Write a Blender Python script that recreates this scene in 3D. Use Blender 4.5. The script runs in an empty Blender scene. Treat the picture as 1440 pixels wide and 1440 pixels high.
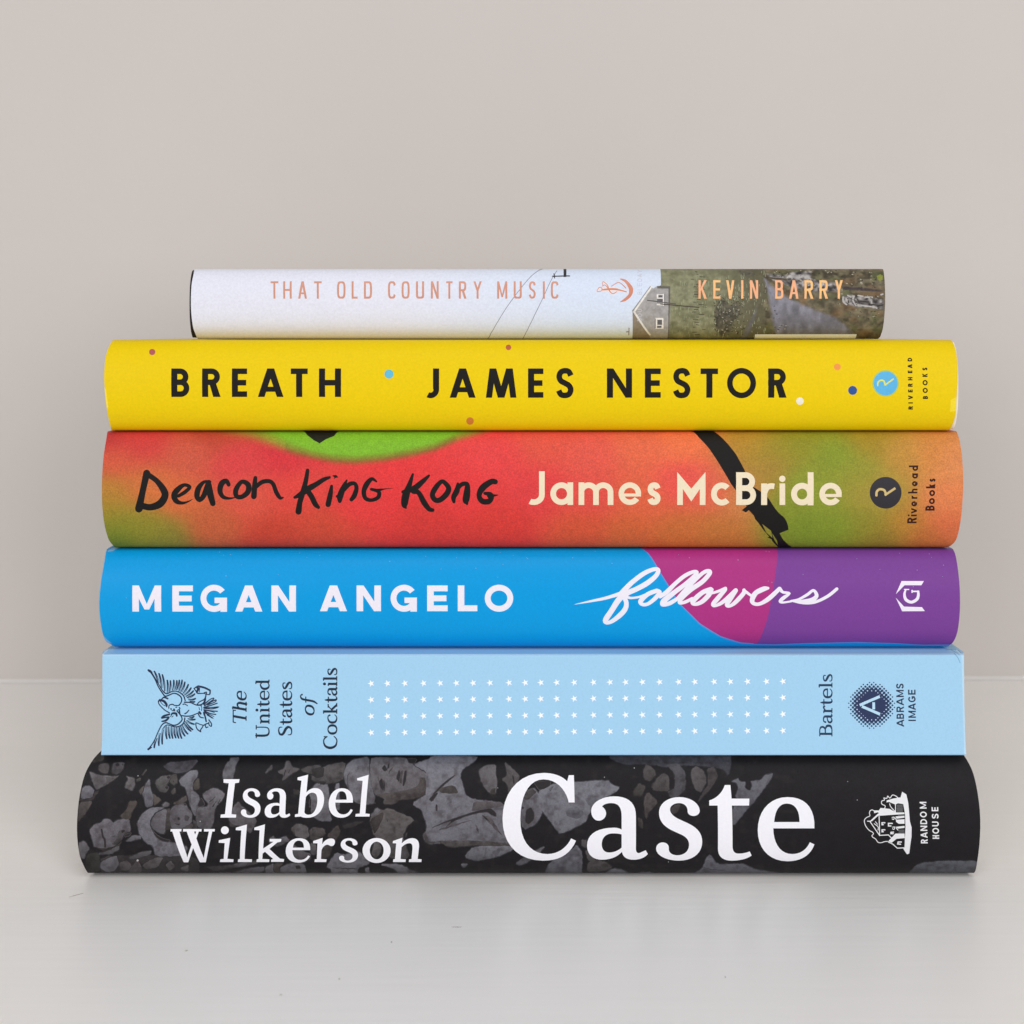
import bpy, math, random
import numpy as np
from mathutils import Vector
from mathutils.geometry import delaunay_2d_cdt

# ------------------------------------------------------------------ scene, camera, light
SC = bpy.context.scene
COL = SC.collection
F, D, HY, CX = 2000.0, 0.400, 470.0, 720.0        # focal length in photo pixels, spine distance, horizon row
ZC = (1229 - HY) * (D + 0.0065) / F               # camera height above the table top

cam_d = bpy.data.cameras.new('camera')
cam = bpy.data.objects.new('camera', cam_d)
COL.objects.link(cam)
cam.location = (0, -D, ZC)
cam.rotation_euler = (math.radians(90), 0, 0)
cam_d.sensor_width = 36
cam_d.lens = F / 1440 * 36
cam_d.shift_y = -(720 - HY) / 1440
cam_d.clip_start, cam_d.clip_end = 0.01, 50
cam_d.dof.use_dof = True
cam_d.dof.focus_distance = D + 0.003
cam_d.dof.aperture_fstop = 15
SC.camera = cam

world = bpy.data.worlds.new('World')
SC.world = world
world.use_nodes = True
world.node_tree.nodes['Background'].inputs[0].default_value = (0.93, 0.96, 1.0, 1)
world.node_tree.nodes['Background'].inputs[1].default_value = 0.185


def area(name, loc, target, size, power, color):
    l = bpy.data.lights.new(name, 'AREA')
    l.shape = 'RECTANGLE'
    l.size, l.size_y = size
    l.energy = power
    l.color = color
    o = bpy.data.objects.new(name, l)
    COL.objects.link(o)
    o.location = loc
    o.rotation_euler = (Vector(target) - Vector(loc)).to_track_quat('-Z', 'Y').to_euler()


area('ceiling_light', (0.12, -0.95, 1.30), (0, 0, 0.05), (1.2, 0.8), 8.8, (1.0, 0.99, 0.975))
area('right_window_light', (0.78, -1.45, 0.44), (0, 0, 0.1), (0.7, 0.8), 9.1, (1.0, 0.99, 0.975))
area('left_window_light', (-0.78, -1.45, 0.44), (0, 0, 0.1), (0.7, 0.8), 8.5, (1.0, 0.99, 0.98))

SC.view_settings.view_transform = 'Standard'
SC.view_settings.look = 'None'
SC.view_settings.gamma = 1
SC.view_settings.exposure = 0
SC.view_settings.use_curve_mapping = False


# ------------------------------------------------------------------ small helpers
def lin(c):
    return tuple(((v / 255) / 12.92 if v / 255 <= 0.04045 else ((v / 255 + 0.055) / 1.055) ** 2.4) for v in c)


def obj(name, me, mat=None, parent=None, label=None, cat=None, kind=None, group=None):
    o = bpy.data.objects.new(name, me)
    COL.objects.link(o)
    if mat:
        me.materials.append(mat)
    if parent:
        o.parent = parent
    if label:
        o['label'] = label
    if cat:
        o['category'] = cat
    if kind:
        o['kind'] = kind
    if group:
        o['group'] = group
    return o


def new_mat(name):
    m = bpy.data.materials.new(name)
    m.use_nodes = True
    nt = m.node_tree
    return m, nt, nt.nodes['Principled BSDF']


def node(nt, typ, **kw):
    n = nt.nodes.new(typ)
    for k, v in kw.items():
        setattr(n, k, v)
    return n


def printed(name, rough=0.5, grain=0.05, gscale=1600, spec=0.35, mottle=0.0, mscale=120, bump=0.02, sheen=None):
    """Printed paper: colours come from the mesh, paper grain and ink mottle from noise."""
    m, nt, b = new_mat(name)
    at = node(nt, 'ShaderNodeVertexColor', layer_name='print')
    tc = node(nt, 'ShaderNodeTexCoord')
    n1 = node(nt, 'ShaderNodeTexNoise')
    n1.inputs['Scale'].default_value = gscale
    n1.inputs['Detail'].default_value = 2
    nt.links.new(tc.outputs['Object'], n1.inputs['Vector'])
    mr = node(nt, 'ShaderNodeMapRange')
    mr.inputs['From Min'].default_value, mr.inputs['From Max'].default_value = 0.25, 0.75
    mr.inputs['To Min'].default_value, mr.inputs['To Max'].default_value = 1 - grain, 1 + grain
    nt.links.new(n1.outputs['Fac'], mr.inputs['Value'])
    n2 = node(nt, 'ShaderNodeTexNoise')
    n2.inputs['Scale'].default_value = mscale
    n2.inputs['Detail'].default_value = 5
    n2.inputs['Roughness'].default_value = 0.65
    nt.links.new(tc.outputs['Object'], n2.inputs['Vector'])
    mr2 = node(nt, 'ShaderNodeMapRange')
    mr2.inputs['From Min'].default_value, mr2.inputs['From Max'].default_value = 0.3, 0.7
    mr2.inputs['To Min'].default_value, mr2.inputs['To Max'].default_value = 1 - mottle, 1 + mottle
    nt.links.new(n2.outputs['Fac'], mr2.inputs['Value'])
    mul = node(nt, 'ShaderNodeMath', operation='MULTIPLY')
    nt.links.new(mr.outputs[0], mul.inputs[0])
    nt.links.new(mr2.outputs[0], mul.inputs[1])
    vm = node(nt, 'ShaderNodeVectorMath', operation='SCALE')
    nt.links.new(at.outputs['Color'], vm.inputs[0])
    nt.links.new(mul.outputs[0], vm.inputs['Scale'])
    nt.links.new(vm.outputs[0], b.inputs['Base Color'])
    b.inputs['Roughness'].default_value = rough
    b.inputs['Specular IOR Level'].default_value = spec
    n3 = node(nt, 'ShaderNodeTexNoise')
    n3.inputs['Scale'].default_value = 420
    n3.inputs['Detail'].default_value = 4
    nt.links.new(tc.outputs['Object'], n3.inputs['Vector'])
    bp = node(nt, 'ShaderNodeBump')
    bp.inputs['Strength'].default_value = bump
    bp.inputs['Distance'].default_value = 0.001
    nt.links.new(n3.outputs['Fac'], bp.inputs['Height'])
    n4 = node(nt, 'ShaderNodeTexNoise')
    n4.inputs['Scale'].default_value = 26
    n4.inputs['Detail'].default_value = 2
    nt.links.new(tc.outputs['Object'], n4.inputs['Vector'])
    bp2 = node(nt, 'ShaderNodeBump')
    bp2.inputs['Strength'].default_value = 0.16
    bp2.inputs['Distance'].default_value = 0.004
    nt.links.new(n4.outputs['Fac'], bp2.inputs['Height'])
    nt.links.new(bp.outputs[0], bp2.inputs['Normal'])
    nt.links.new(bp2.outputs[0], b.inputs['Normal'])
    return m


def plain(name, rgb, rough=0.6, spec=0.3, var=0.06, scale=300, stretch=(1, 1, 1), bump=0.05, bscale=None):
    m, nt, b = new_mat(name)
    tc = node(nt, 'ShaderNodeTexCoord')
    mp = node(nt, 'ShaderNodeMapping')
    mp.inputs['Scale'].default_value = stretch
    nt.links.new(tc.outputs['Object'], mp.inputs['Vector'])
    n = node(nt, 'ShaderNodeTexNoise')
    n.inputs['Scale'].default_value = scale
    n.inputs['Detail'].default_value = 6
    nt.links.new(mp.outputs[0], n.inputs['Vector'])
    mr = node(nt, 'ShaderNodeMapRange')
    mr.inputs['From Min'].default_value, mr.inputs['From Max'].default_value = 0.3, 0.7
    mr.inputs['To Min'].default_value, mr.inputs['To Max'].default_value = 1 - var, 1 + var
    nt.links.new(n.outputs['Fac'], mr.inputs['Value'])
    vm = node(nt, 'ShaderNodeVectorMath', operation='SCALE')
    vm.inputs[0].default_value = lin(rgb)
    nt.links.new(mr.outputs[0], vm.inputs['Scale'])
    nt.links.new(vm.outputs[0], b.inputs['Base Color'])
    b.inputs['Roughness'].default_value = rough
    b.inputs['Specular IOR Level'].default_value = spec
    if bump:
        nb = n
        if bscale:
            nb = node(nt, 'ShaderNodeTexNoise')
            nb.inputs['Scale'].default_value = bscale
            nb.inputs['Detail'].default_value = 5
            nt.links.new(mp.outputs[0], nb.inputs['Vector'])
        bp = node(nt, 'ShaderNodeBump')
        bp.inputs['Strength'].default_value = bump
        bp.inputs['Distance'].default_value = 0.002
        nt.links.new(nb.outputs['Fac'], bp.inputs['Height'])
        nt.links.new(bp.outputs[0], b.inputs['Normal'])
    return m


# ------------------------------------------------------------------ setting: wall and painted table top
def sheet(name, corners, n, mat, **kw):
    a, b, c, d = [Vector(p) for p in corners]
    vs, fs = [], []
    for j in range(n + 1):
        for i in range(n + 1):
            u, v = i / n, j / n
            vs.append((a * (1 - u) + b * u) * (1 - v) + (d * (1 - u) + c * u) * v)
    for j in range(n):
        for i in range(n):
            k = j * (n + 1) + i
            fs.append((k, k + 1, k + n + 2, k + n + 1))
    me = bpy.data.meshes.new(name)
    me.from_pydata(vs, [], fs)
    return obj(name, me, mat, **kw)


def box_mesh(name, x0, x1, y0, y1, z0, z1, bev=0.0):
    import bmesh
    bm = bmesh.new()
    bmesh.ops.create_cube(bm, size=1)
    for v in bm.verts:
        v.co = (x0 + (v.co.x + .5) * (x1 - x0), y0 + (v.co.y + .5) * (y1 - y0), z0 + (v.co.z + .5) * (z1 - z0))
    if bev:
        bmesh.ops.bevel(bm, geom=list(bm.edges), offset=bev, segments=3, affect='EDGES', profile=0.5)
    me = bpy.data.meshes.new(name)
    bm.to_mesh(me)
    bm.free()
    return me


YAW = math.radians(0.73)                           # the wall runs very slightly askew to the spines
WALL_D = ZC * F / (956.2 - HY) - D                 # where the wall meets the table


def wall_y(x):
    return WALL_D + x * math.tan(YAW) + 0.0


m_wall = plain('painted_plaster', (211, 204, 200), rough=0.75, spec=0.2, var=0.012, scale=9, bump=0.06, bscale=520)
m_table = plain('brushed_white_paint', (250, 247, 244), rough=0.36, spec=0.5, var=0.009, scale=26,
                stretch=(0.7, 14, 1), bump=0.045, bscale=34)
wx = 3.0
sheet('wall', [(-wx, wall_y(-wx), -0.6), (wx, wall_y(wx), -0.6), (wx, wall_y(wx), 2.4), (-wx, wall_y(-wx), 2.4)], 2, m_wall,
      label='plain warm grey painted wall behind the stack of books', cat='wall', kind='structure')
tb = bpy.data.meshes.new('table_top')
ty0, tz = -0.33, -0.0002
vs = [(-wx, ty0, tz), (wx, ty0, tz), (wx, wall_y(wx) - 0.0015, tz), (-wx, wall_y(-wx) - 0.0015, tz),
      (-wx, ty0, tz - 0.03), (wx, ty0, tz - 0.03), (wx, wall_y(wx) - 0.0015, tz - 0.03), (-wx, wall_y(-wx) - 0.0015, tz - 0.03)]
tb.from_pydata(vs, [], [(0, 1, 2, 3), (7, 6, 5, 4), (4, 5, 1, 0), (5, 6, 2, 1), (6, 7, 3, 2), (7, 4, 0, 3)])
# painted fillet that closes the joint between table and wall
cv = bpy.data.meshes.new('joint_bead')
cvs, cfs, nb = [], [], 7
for x in (-wx, wx):
    for i in range(nb):
        a = math.pi / 2 * i / (nb - 1)
        cvs.append((x, wall_y(x) - 0.0002 - 0.0008 * math.cos(a), tz + 0.0002 + 0.0008 * math.sin(a)))
for i in range(nb - 1):
    cfs.append((i, nb + i, nb + i + 1, i + 1))
cv.from_pydata(cvs, [], cfs)
cv.polygons.foreach_set('use_smooth', [True] * len(cfs))
table = obj('table_top', tb, m_table, label='white painted table top with faint brush marks under the books', cat='table', kind='structure')
obj('joint_bead', cv, m_table, table)

m_speck = plain('dark_speck', (165, 160, 156), .8, .2, .2, 900)
for spx, spy, rx, ry, rot in ((550.5, 1324, .9, .9, 0), (477, 1376, .8, .7, 0), (1020, 1373, .8, .6, 0), (395, 1398, 1.6, .35, 0), (107, 1258, 9, .28, .42), (642, 1303, 7, .3, 0), (262, 1336, 2, .5, .2)):
    d_ = ZC * F / (spy - HY)
    sx_, sy_ = (spx - CX) / F * d_, d_ - D
    me = bpy.data.meshes.new('speck')
    n_ = 10
    vs = []
    for hh in (tz - 0.0001, tz + 0.00008):
        for i in range(n_):
            a = 2 * math.pi * i / n_
            u, v = rx * 2e-4 * math.cos(a), ry * 5e-4 * math.sin(a)
            vs.append((sx_ + u * math.cos(rot) - v * math.sin(rot), sy_ + u * math.sin(rot) * 2 + v * math.cos(rot), hh))
    me.from_pydata(vs, [], [tuple(range(n_, 2 * n_))] + [(i, (i + 1) % n_, n_ + (i + 1) % n_, n_ + i) for i in range(n_)])
    obj('speck', me, m_speck, table)

# ------------------------------------------------------------------ 2D drawing kit (photo pixels)


class Frame:
    """A magnified window of the spine artwork: origin and scale; rot=True for text running upwards."""

    def __init__(s, ox, oy, k, rot=False, shear=0.0, y0=0.0):
        s.ox, s.oy, s.k, s.rot, s.shear, s.y0 = ox, oy, k, rot, shear, y0

    def __call__(s, p):
        x, y = p[0], p[1]
        if s.rot:
            X, Y = x, y
            x, y = Y + s.shear * (X - s.y0), -X
        return (s.ox + x * s.k, s.oy + y * s.k)


ID = Frame(0, 0, 1)


def path(txt, n=9):
    """SVG-like path, absolute M L C Q Z -> list of contours."""
    tok = txt.replace(',', ' ').split()
    out, cur, i, cmd = [], [], 0, None
    while i < len(tok):
        if tok[i].isalpha():
            cmd = tok[i]
            i += 1
            if cmd == 'Z':
                if cur:
                    out.append(cur)
                cur = []
            continue
        if cmd == 'M':
            if cur:
                out.append(cur)
            cur = [(float(tok[i]), float(tok[i + 1]))]
            i += 2
            cmd = 'L'
        elif cmd == 'L':
            cur.append((float(tok[i]), float(tok[i + 1])))
            i += 2
        elif cmd == 'C':
            p = [cur[-1]] + [(float(tok[i + 2 * j]), float(tok[i + 2 * j + 1])) for j in range(3)]
            i += 6
            for t in range(1, n + 1):
                t /= n
                cur.append(tuple((1 - t) ** 3 * p[0][a] + 3 * (1 - t) ** 2 * t * p[1][a] + 3 * (1 - t) * t * t * p[2][a] + t ** 3 * p[3][a] for a in (0, 1)))
        elif cmd == 'Q':
            p = [cur[-1]] + [(float(tok[i + 2 * j]), float(tok[i + 2 * j + 1])) for j in range(2)]
            i += 4
            for t in range(1, n + 1):
                t /= n
                cur.append(tuple((1 - t) ** 2 * p[0][a] + 2 * (1 - t) * t * p[1][a] + t * t * p[2][a] for a in (0, 1)))
    if cur:
        out.append(cur)
    return out


def circle(cx, cy, r, n=28, ry=None):
    ry = ry or r
    return [(cx + r * math.cos(2 * math.pi * i / n), cy + ry * math.sin(2 * math.pi * i / n)) for i in range(n)]


def smooth(pts, n=6):
    """Catmull-Rom through points (any tuple length)."""
    if len(pts) < 3:
        return [tuple(p) for p in pts]
    out = []
    closed = pts[0][:2] == pts[-1][:2]
    P = list(pts)
    L = len(P)
    for i in range(L - 1):
        p0 = P[i - 1] if i > 0 else (P[-2] if closed else P[0])
        p1, p2 = P[i], P[i + 1]
        p3 = P[i + 2] if i + 2 < L else (P[1] if closed else P[-1])
        for t in range(n):
            t /= n
            out.append(tuple(0.5 * (2 * p1[a] + (p2[a] - p0[a]) * t + (2 * p0[a] - 5 * p1[a] + 4 * p2[a] - p3[a]) * t * t + (3 * p1[a] - p0[a] - 3 * p2[a] + p3[a]) * t ** 3) for a in range(len(p1))))
    out.append(tuple(P[-1]))
    return out


def quads(pl, w=None, cap=False):
    """Mitred band along a polyline of (x, y[, w]) -> list of quads (+ end discs)."""
    P = []
    for p in pl:
        q = (p[0], p[1], p[2] if w is None else w)
        if not P or abs(q[0] - P[-1][0]) + abs(q[1] - P[-1][1]) > 1e-6:
            P.append(q)
    if len(P) < 2:
        return []
    closed = math.hypot(P[0][0] - P[-1][0], P[0][1] - P[-1][1]) < 1e-6
    L, R = [], []
    N = len(P)
    for i in range(N):
        a = P[i - 1] if i > 0 else (P[-2] if closed else None)
        b = P[i + 1] if i < N - 1 else (P[1] if closed else None)
        d1 = d2 = None
        if a:
            l = math.hypot(P[i][0] - a[0], P[i][1] - a[1]) or 1
            d1 = ((P[i][0] - a[0]) / l, (P[i][1] - a[1]) / l)
        if b:
            l = math.hypot(b[0] - P[i][0], b[1] - P[i][1]) or 1
            d2 = ((b[0] - P[i][0]) / l, (b[1] - P[i][1]) / l)
        d1, d2 = d1 or d2, d2 or d1
        nx, ny = -(d1[1] + d2[1]), d1[0] + d2[0]
        l = math.hypot(nx, ny)
        if l < 1e-4:
            nx, ny, l = -d1[1], d1[0], 1
        nx, ny = nx / l, ny / l
        c = max(0.45, nx * -d1[1] + ny * d1[0])
        h = P[i][2] / 2 / c
        L.append((P[i][0] + nx * h, P[i][1] + ny * h))
        R.append((P[i][0] - nx * h, P[i][1] - ny * h))
    out = [[L[i], L[i + 1], R[i + 1], R[i]] for i in range(N - 1)]
    if cap:
        for p in (P[0], P[-1]):
            if p[2] > 0:
                out.append(circle(p[0], p[1], p[2] / 2, 12))
    return out


def B(txt, n=5):
    """Brush strokes: 'x,y,w x,y,w; ...' smoothed, round ends."""
    out = []
    for s in txt.split(';'):
        pts = [tuple(float(v) for v in t.split(',')) for t in s.split()]
        if len(pts) >= 2:
            out += quads(smooth(pts, n), cap=True)
    return out


def Bw(f, txt):
    """Brush strokes with all widths scaled by f."""
    return B(';'.join(' '.join('%s,%s,%g' % (t.split(',')[0], t.split(',')[1], float(t.split(',')[2]) * f) for t in s.split()) for s in txt.split(';')))


def LN(txt, w, n=4, cap=True, sm=True):
    """Plain lines of one width: 'x,y x,y; ...'"""
    out = []
    for s in txt.split(';'):
        pts = [tuple(float(v) for v in t.split(',')) for t in s.split()]
        if len(pts) >= 2:
            out += quads(smooth(pts, n) if sm else pts, w, cap)
    return out


def band(cx, cy, rx, ry, w, a0, a1, n=28, e=2.0):
    """Elliptic (or superelliptic) band; angles in degrees, 0 = right, 90 = up on the page."""
    def pt(r1, r2, a):
        c, s = math.cos(a), math.sin(a)
        return (cx + r1 * math.copysign(abs(c) ** (2 / e), c), cy - r2 * math.copysign(abs(s) ** (2 / e), s))
    full = abs(a1 - a0) >= 359.9
    k = max(6, int(n * abs(a1 - a0) / 360))
    A = [math.radians(a0 + (a1 - a0) * i / k) for i in range(k + 1)]
    out = []
    for i in range(k):
        out.append([pt(rx, ry, A[i]), pt(rx, ry, A[i + 1]), pt(rx - w, ry - w, A[i + 1]), pt(rx - w, ry - w, A[i])])
    return out


def rect(x0, y0, x1, y1):
    return [(x0, y0), (x1, y0), (x1, y1), (x0, y1)]


def S_path(x0, y0, x1, y1, w):
    P = [(.96, .2), (.8, .04), (.5, 0), (.19, .06), (.07, .24), (.2, .41), (.5, .5), (.81, .6), (.95, .77), (.81, .95), (.5, 1), (.2, .96), (.03, .8)]
    h = w / 2
    return quads(smooth([(x0 + h + (x1 - x0 - w) * u, y0 + h + (y1 - y0 - w) * v) for u, v in P], 4), w)


def sans(ch, x0, y0, x1, y1, w, e=2.0, splay=0.0, wv=None):
    """One sans-serif capital filling the box; e>2 squares the round letters (condensed faces)."""
    W, H = x1 - x0, y1 - y0
    cx, cy = (x0 + x1) / 2, (y0 + y1) / 2
    v = wv or w
    d = v * 1.08
    if ch == 'I':
        return [rect(cx - v / 2, y0, cx + v / 2, y1)]
    if ch == 'L':
        return [rect(x0, y0, x0 + v, y1), rect(x0, y1 - w, x1, y1)]
    if ch == 'T':
        return [rect(x0, y0, x1, y0 + w), rect(cx - v / 2, y0, cx + v / 2, y1)]
    if ch == 'H':
        return [rect(x0, y0, x0 + v, y1), rect(x1 - v, y0, x1, y1), rect(x0, cy - w / 2, x1, cy + w / 2)]
    if ch == 'E':
        return [rect(x0, y0, x0 + v, y1), rect(x0, y0, x1, y0 + w), rect(x0, cy - w / 2, x1 - W * .06, cy + w / 2), rect(x0, y1 - w, x1, y1)]
    if ch == 'A':
        b0 = y0 + H * .64
        xl = x0 + (cx - x0) * (1 - .72)
        return [[(x0, y1), (x0 + d, y1), (cx + d * .52, y0), (cx - d * .52, y0)], [(x1, y1), (x1 - d, y1), (cx - d * .52, y0), (cx + d * .52, y0)],
                rect(xl + d * .3, b0, 2 * cx - xl - d * .3, b0 + w * .9)]
    if ch == 'V':
        return [[(x0, y0), (x0 + d, y0), (cx + d * .5, y1), (cx - d * .5, y1)], [(x1, y0), (x1 - d, y0), (cx - d * .5, y1), (cx + d * .5, y1)]]
    if ch == 'Y':
        m = y0 + H * .55
        return [[(x0, y0), (x0 + d, y0), (cx + v * .5, m), (cx + v * .5, m + w * .5), (cx - v * .5, m + w * .5), (cx - v * .5, m)],
                [(x1, y0), (x1 - d, y0), (cx - v * .5, m), (cx - v * .5, m + w * .5), (cx + v * .5, m + w * .5), (cx + v * .5, m)],
                rect(cx - v / 2, m, cx + v / 2, y1)]
    if ch == 'N':
        return [rect(x0, y0, x0 + v, y1), rect(x1 - v, y0, x1, y1), [(x0, y0), (x0 + v * 1.05, y0), (x1, y1), (x1 - v * 1.05, y1)]]
    if ch == 'M':
        s = splay * W
        vy = y1 if splay else y0 + H * .92
        vw = d * .5 if splay else v * .36
        d = d if splay else v * .98
        return [[(x0, y1), (x0 + v, y1), (x0 + s + v, y0), (x0 + s, y0)], [(x1, y1), (x1 - v, y1), (x1 - s - v, y0), (x1 - s, y0)],
                [(x0 + s, y0), (x0 + s + d, y0), (cx + vw, vy), (cx - vw, vy)], [(x1 - s, y0), (x1 - s - d, y0), (cx - vw, vy), (cx + vw, vy)]]
    if ch == 'K':
        return [rect(x0, y0, x0 + v, y1), [(x1, y0), (x1 - d * 1.15, y0), (x0 + v * .7, cy + H * .02), (x0 + v * .7, cy + H * .02 + d * 1.1)],
                [(x1, y1), (x1 - d * 1.2, y1), (x0 + v + W * .08, cy + H * .02), (x0 + v + W * .2, cy - H * .12)]]
    if ch == 'O':
        return band(cx, cy, W / 2, H / 2, w, 0, 360, 44, e)
    if ch == 'C':
        if e > 2.2:
            return band(cx, cy, W / 2, H / 2, w, 24, 336, 40, e)
        return band(cx + W * .06, cy, W * .56, H / 2, w, 42, 318, 40, e)
    if ch == 'G':
        return band(cx + W * .01, cy, W * .51, H / 2, w, 38, 345, 40, e) + [rect(cx + W * .03, cy - w * .12, x1, cy + w * .82), rect(x1 - v, cy - w * .12, x1, y1 - (w * .02 if w > H * .2 else H * .13))]
    if ch == 'U':
        r = min(W / 2, H * .45)
        return [rect(x0, y0, x0 + v, y1 - r), rect(x1 - v, y0, x1, y1 - r)] + band(cx, y1 - r, W / 2, r, w, 180, 360, 40, e)
    if ch == 'J':
        r = (x1 - x0) * .62
        st = x1 - v
        r2 = H * .30
        return [rect(st, y0, x1, y1 - r2)] + band(x1 - W * .62, y1 - r2, W * .62, r2, w, -118, 0, 40, 2.0)
    if ch == 'D':
        r = W * .62 if e < 2.2 else W * .5
        return [rect(x0, y0, x0 + v, y1), rect(x0, y0, x1 - r, y0 + w), rect(x0, y1 - w, x1 - r, y1)] + band(x1 - r, cy, r, H / 2, w, -90, 90, 44, e)
    if ch in 'BR':
        hu = H * (.5 if ch == 'B' else .56)
        hu0 = y0 + hu + (w * .42 if ch == 'B' else w * .12)
        xu = x1 - (W * .05 if ch == 'B' else W * .04)
        r = min((hu0 - y0) / 2, W * .55)
        out = [rect(x0, y0, x0 + v, y1), rect(x0, y0, xu - r, y0 + w), rect(x0, hu0 - w, xu - r, hu0)]
        out += band(xu - r, (y0 + hu0) / 2, r, (hu0 - y0) / 2, w, -90, 90, 40, e)
        if ch == 'B':
            l0 = hu0 - w
            r = min((y1 - l0) / 2, W * .58)
            out += [rect(x0, y1 - w, x1 - r, y1)] + band(x1 - r, (y1 + l0) / 2, r, (y1 - l0) / 2, w, -90, 90, 40, e)
        else:
            out += [[(x0 + W * .36, hu0 - w * .6), (x0 + W * .36 + d, hu0 - w * .6), (x1, y1), (x1 - d * 1.12, y1)]]
        return out
    if ch == 'S':
        return S_path(x0, y0, x1, y1, w)
    return []


def low(ch, x0, y0, x1, y1, w, xh):
    """One geometric lower-case letter; y0 = ascender top, xh = x-height row, y1 = baseline."""
    W = x1 - x0
    cy, ry = (xh + y1) / 2, (y1 - xh) / 2
    if ch == 'o':
        return band((x0 + x1) / 2, cy, W / 2, ry, w, 0, 360, 40)
    if ch == 'a':
        return band(x0 + W * .49, cy, W * .49, ry, w, 0, 360, 40) + [rect(x1 - w, xh, x1, y1)]
    if ch == 'd':
        return band(x0 + W * .49, cy, W * .49, ry, w, 0, 360, 40) + [rect(x1 - w, y0, x1, y1)]
    if ch == 'c':
        return band(x0 + W * .56, cy, W * .56, ry, w, 45, 315, 40)
    if ch == 'e':
        return band((x0 + x1) / 2, cy, W / 2, ry, w, 0, 325, 40) + [rect(x0 + w * .5, cy - w * .02, x1 - w * .02, cy + w * .52)]
    if ch == 'i':
        return [rect(x0, xh, x0 + w, y1), circle(x0 + w / 2, y0 + w * .75, w * .56, 18)]
    if ch == 'v':
        cx = (x0 + x1) / 2
        return [[(x0, xh), (x0 + w, xh), (cx + w * .5, y1), (cx - w * .5, y1)], [(x1, xh), (x1 - w, xh), (cx - w * .5, y1), (cx + w * .5, y1)]]
    if ch == 'r':
        return [rect(x0, xh, x0 + w, y1)] + quads(smooth([(x0 + w * .5, xh + w * 1.7), (x0 + W * .45, xh + w * .7), (x0 + W * .75, xh + w * .45), (x1, xh + w * .5)], 5), w * .95)
    if ch in 'hnm':
        k = 2 if ch == 'm' else 1
        out = [rect(x0, y0 if ch == 'h' else xh, x0 + w, y1)]
        p = (W - w) / k
        for j in range(k):
            a, b = x0 + p * j, x0 + p * (j + 1) + w
            r = (b - a) / 2
            out += band((a + b) / 2, xh + r * .95, r, r * .95, w, 0, 180, 36) + [rect(b - w, xh + r * .95, b, y1)]
        return out
    if ch == 's':
        return S_path(x0, xh, x1, y1, w)
    if ch == 'k':
        m = xh + (y1 - xh) * .5
        return [rect(x0, y0, x0 + w, y1), [(x1 - w * 1.3, xh), (x1, xh), (x0 + w, m + w * .7), (x0 + w * .6, m - w * .1)], [(x0 + w * .9, m), (x0 + w * 1.7, m - w * .5), (x1, y1), (x1 - w * 1.3, y1)]]
    return []


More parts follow.
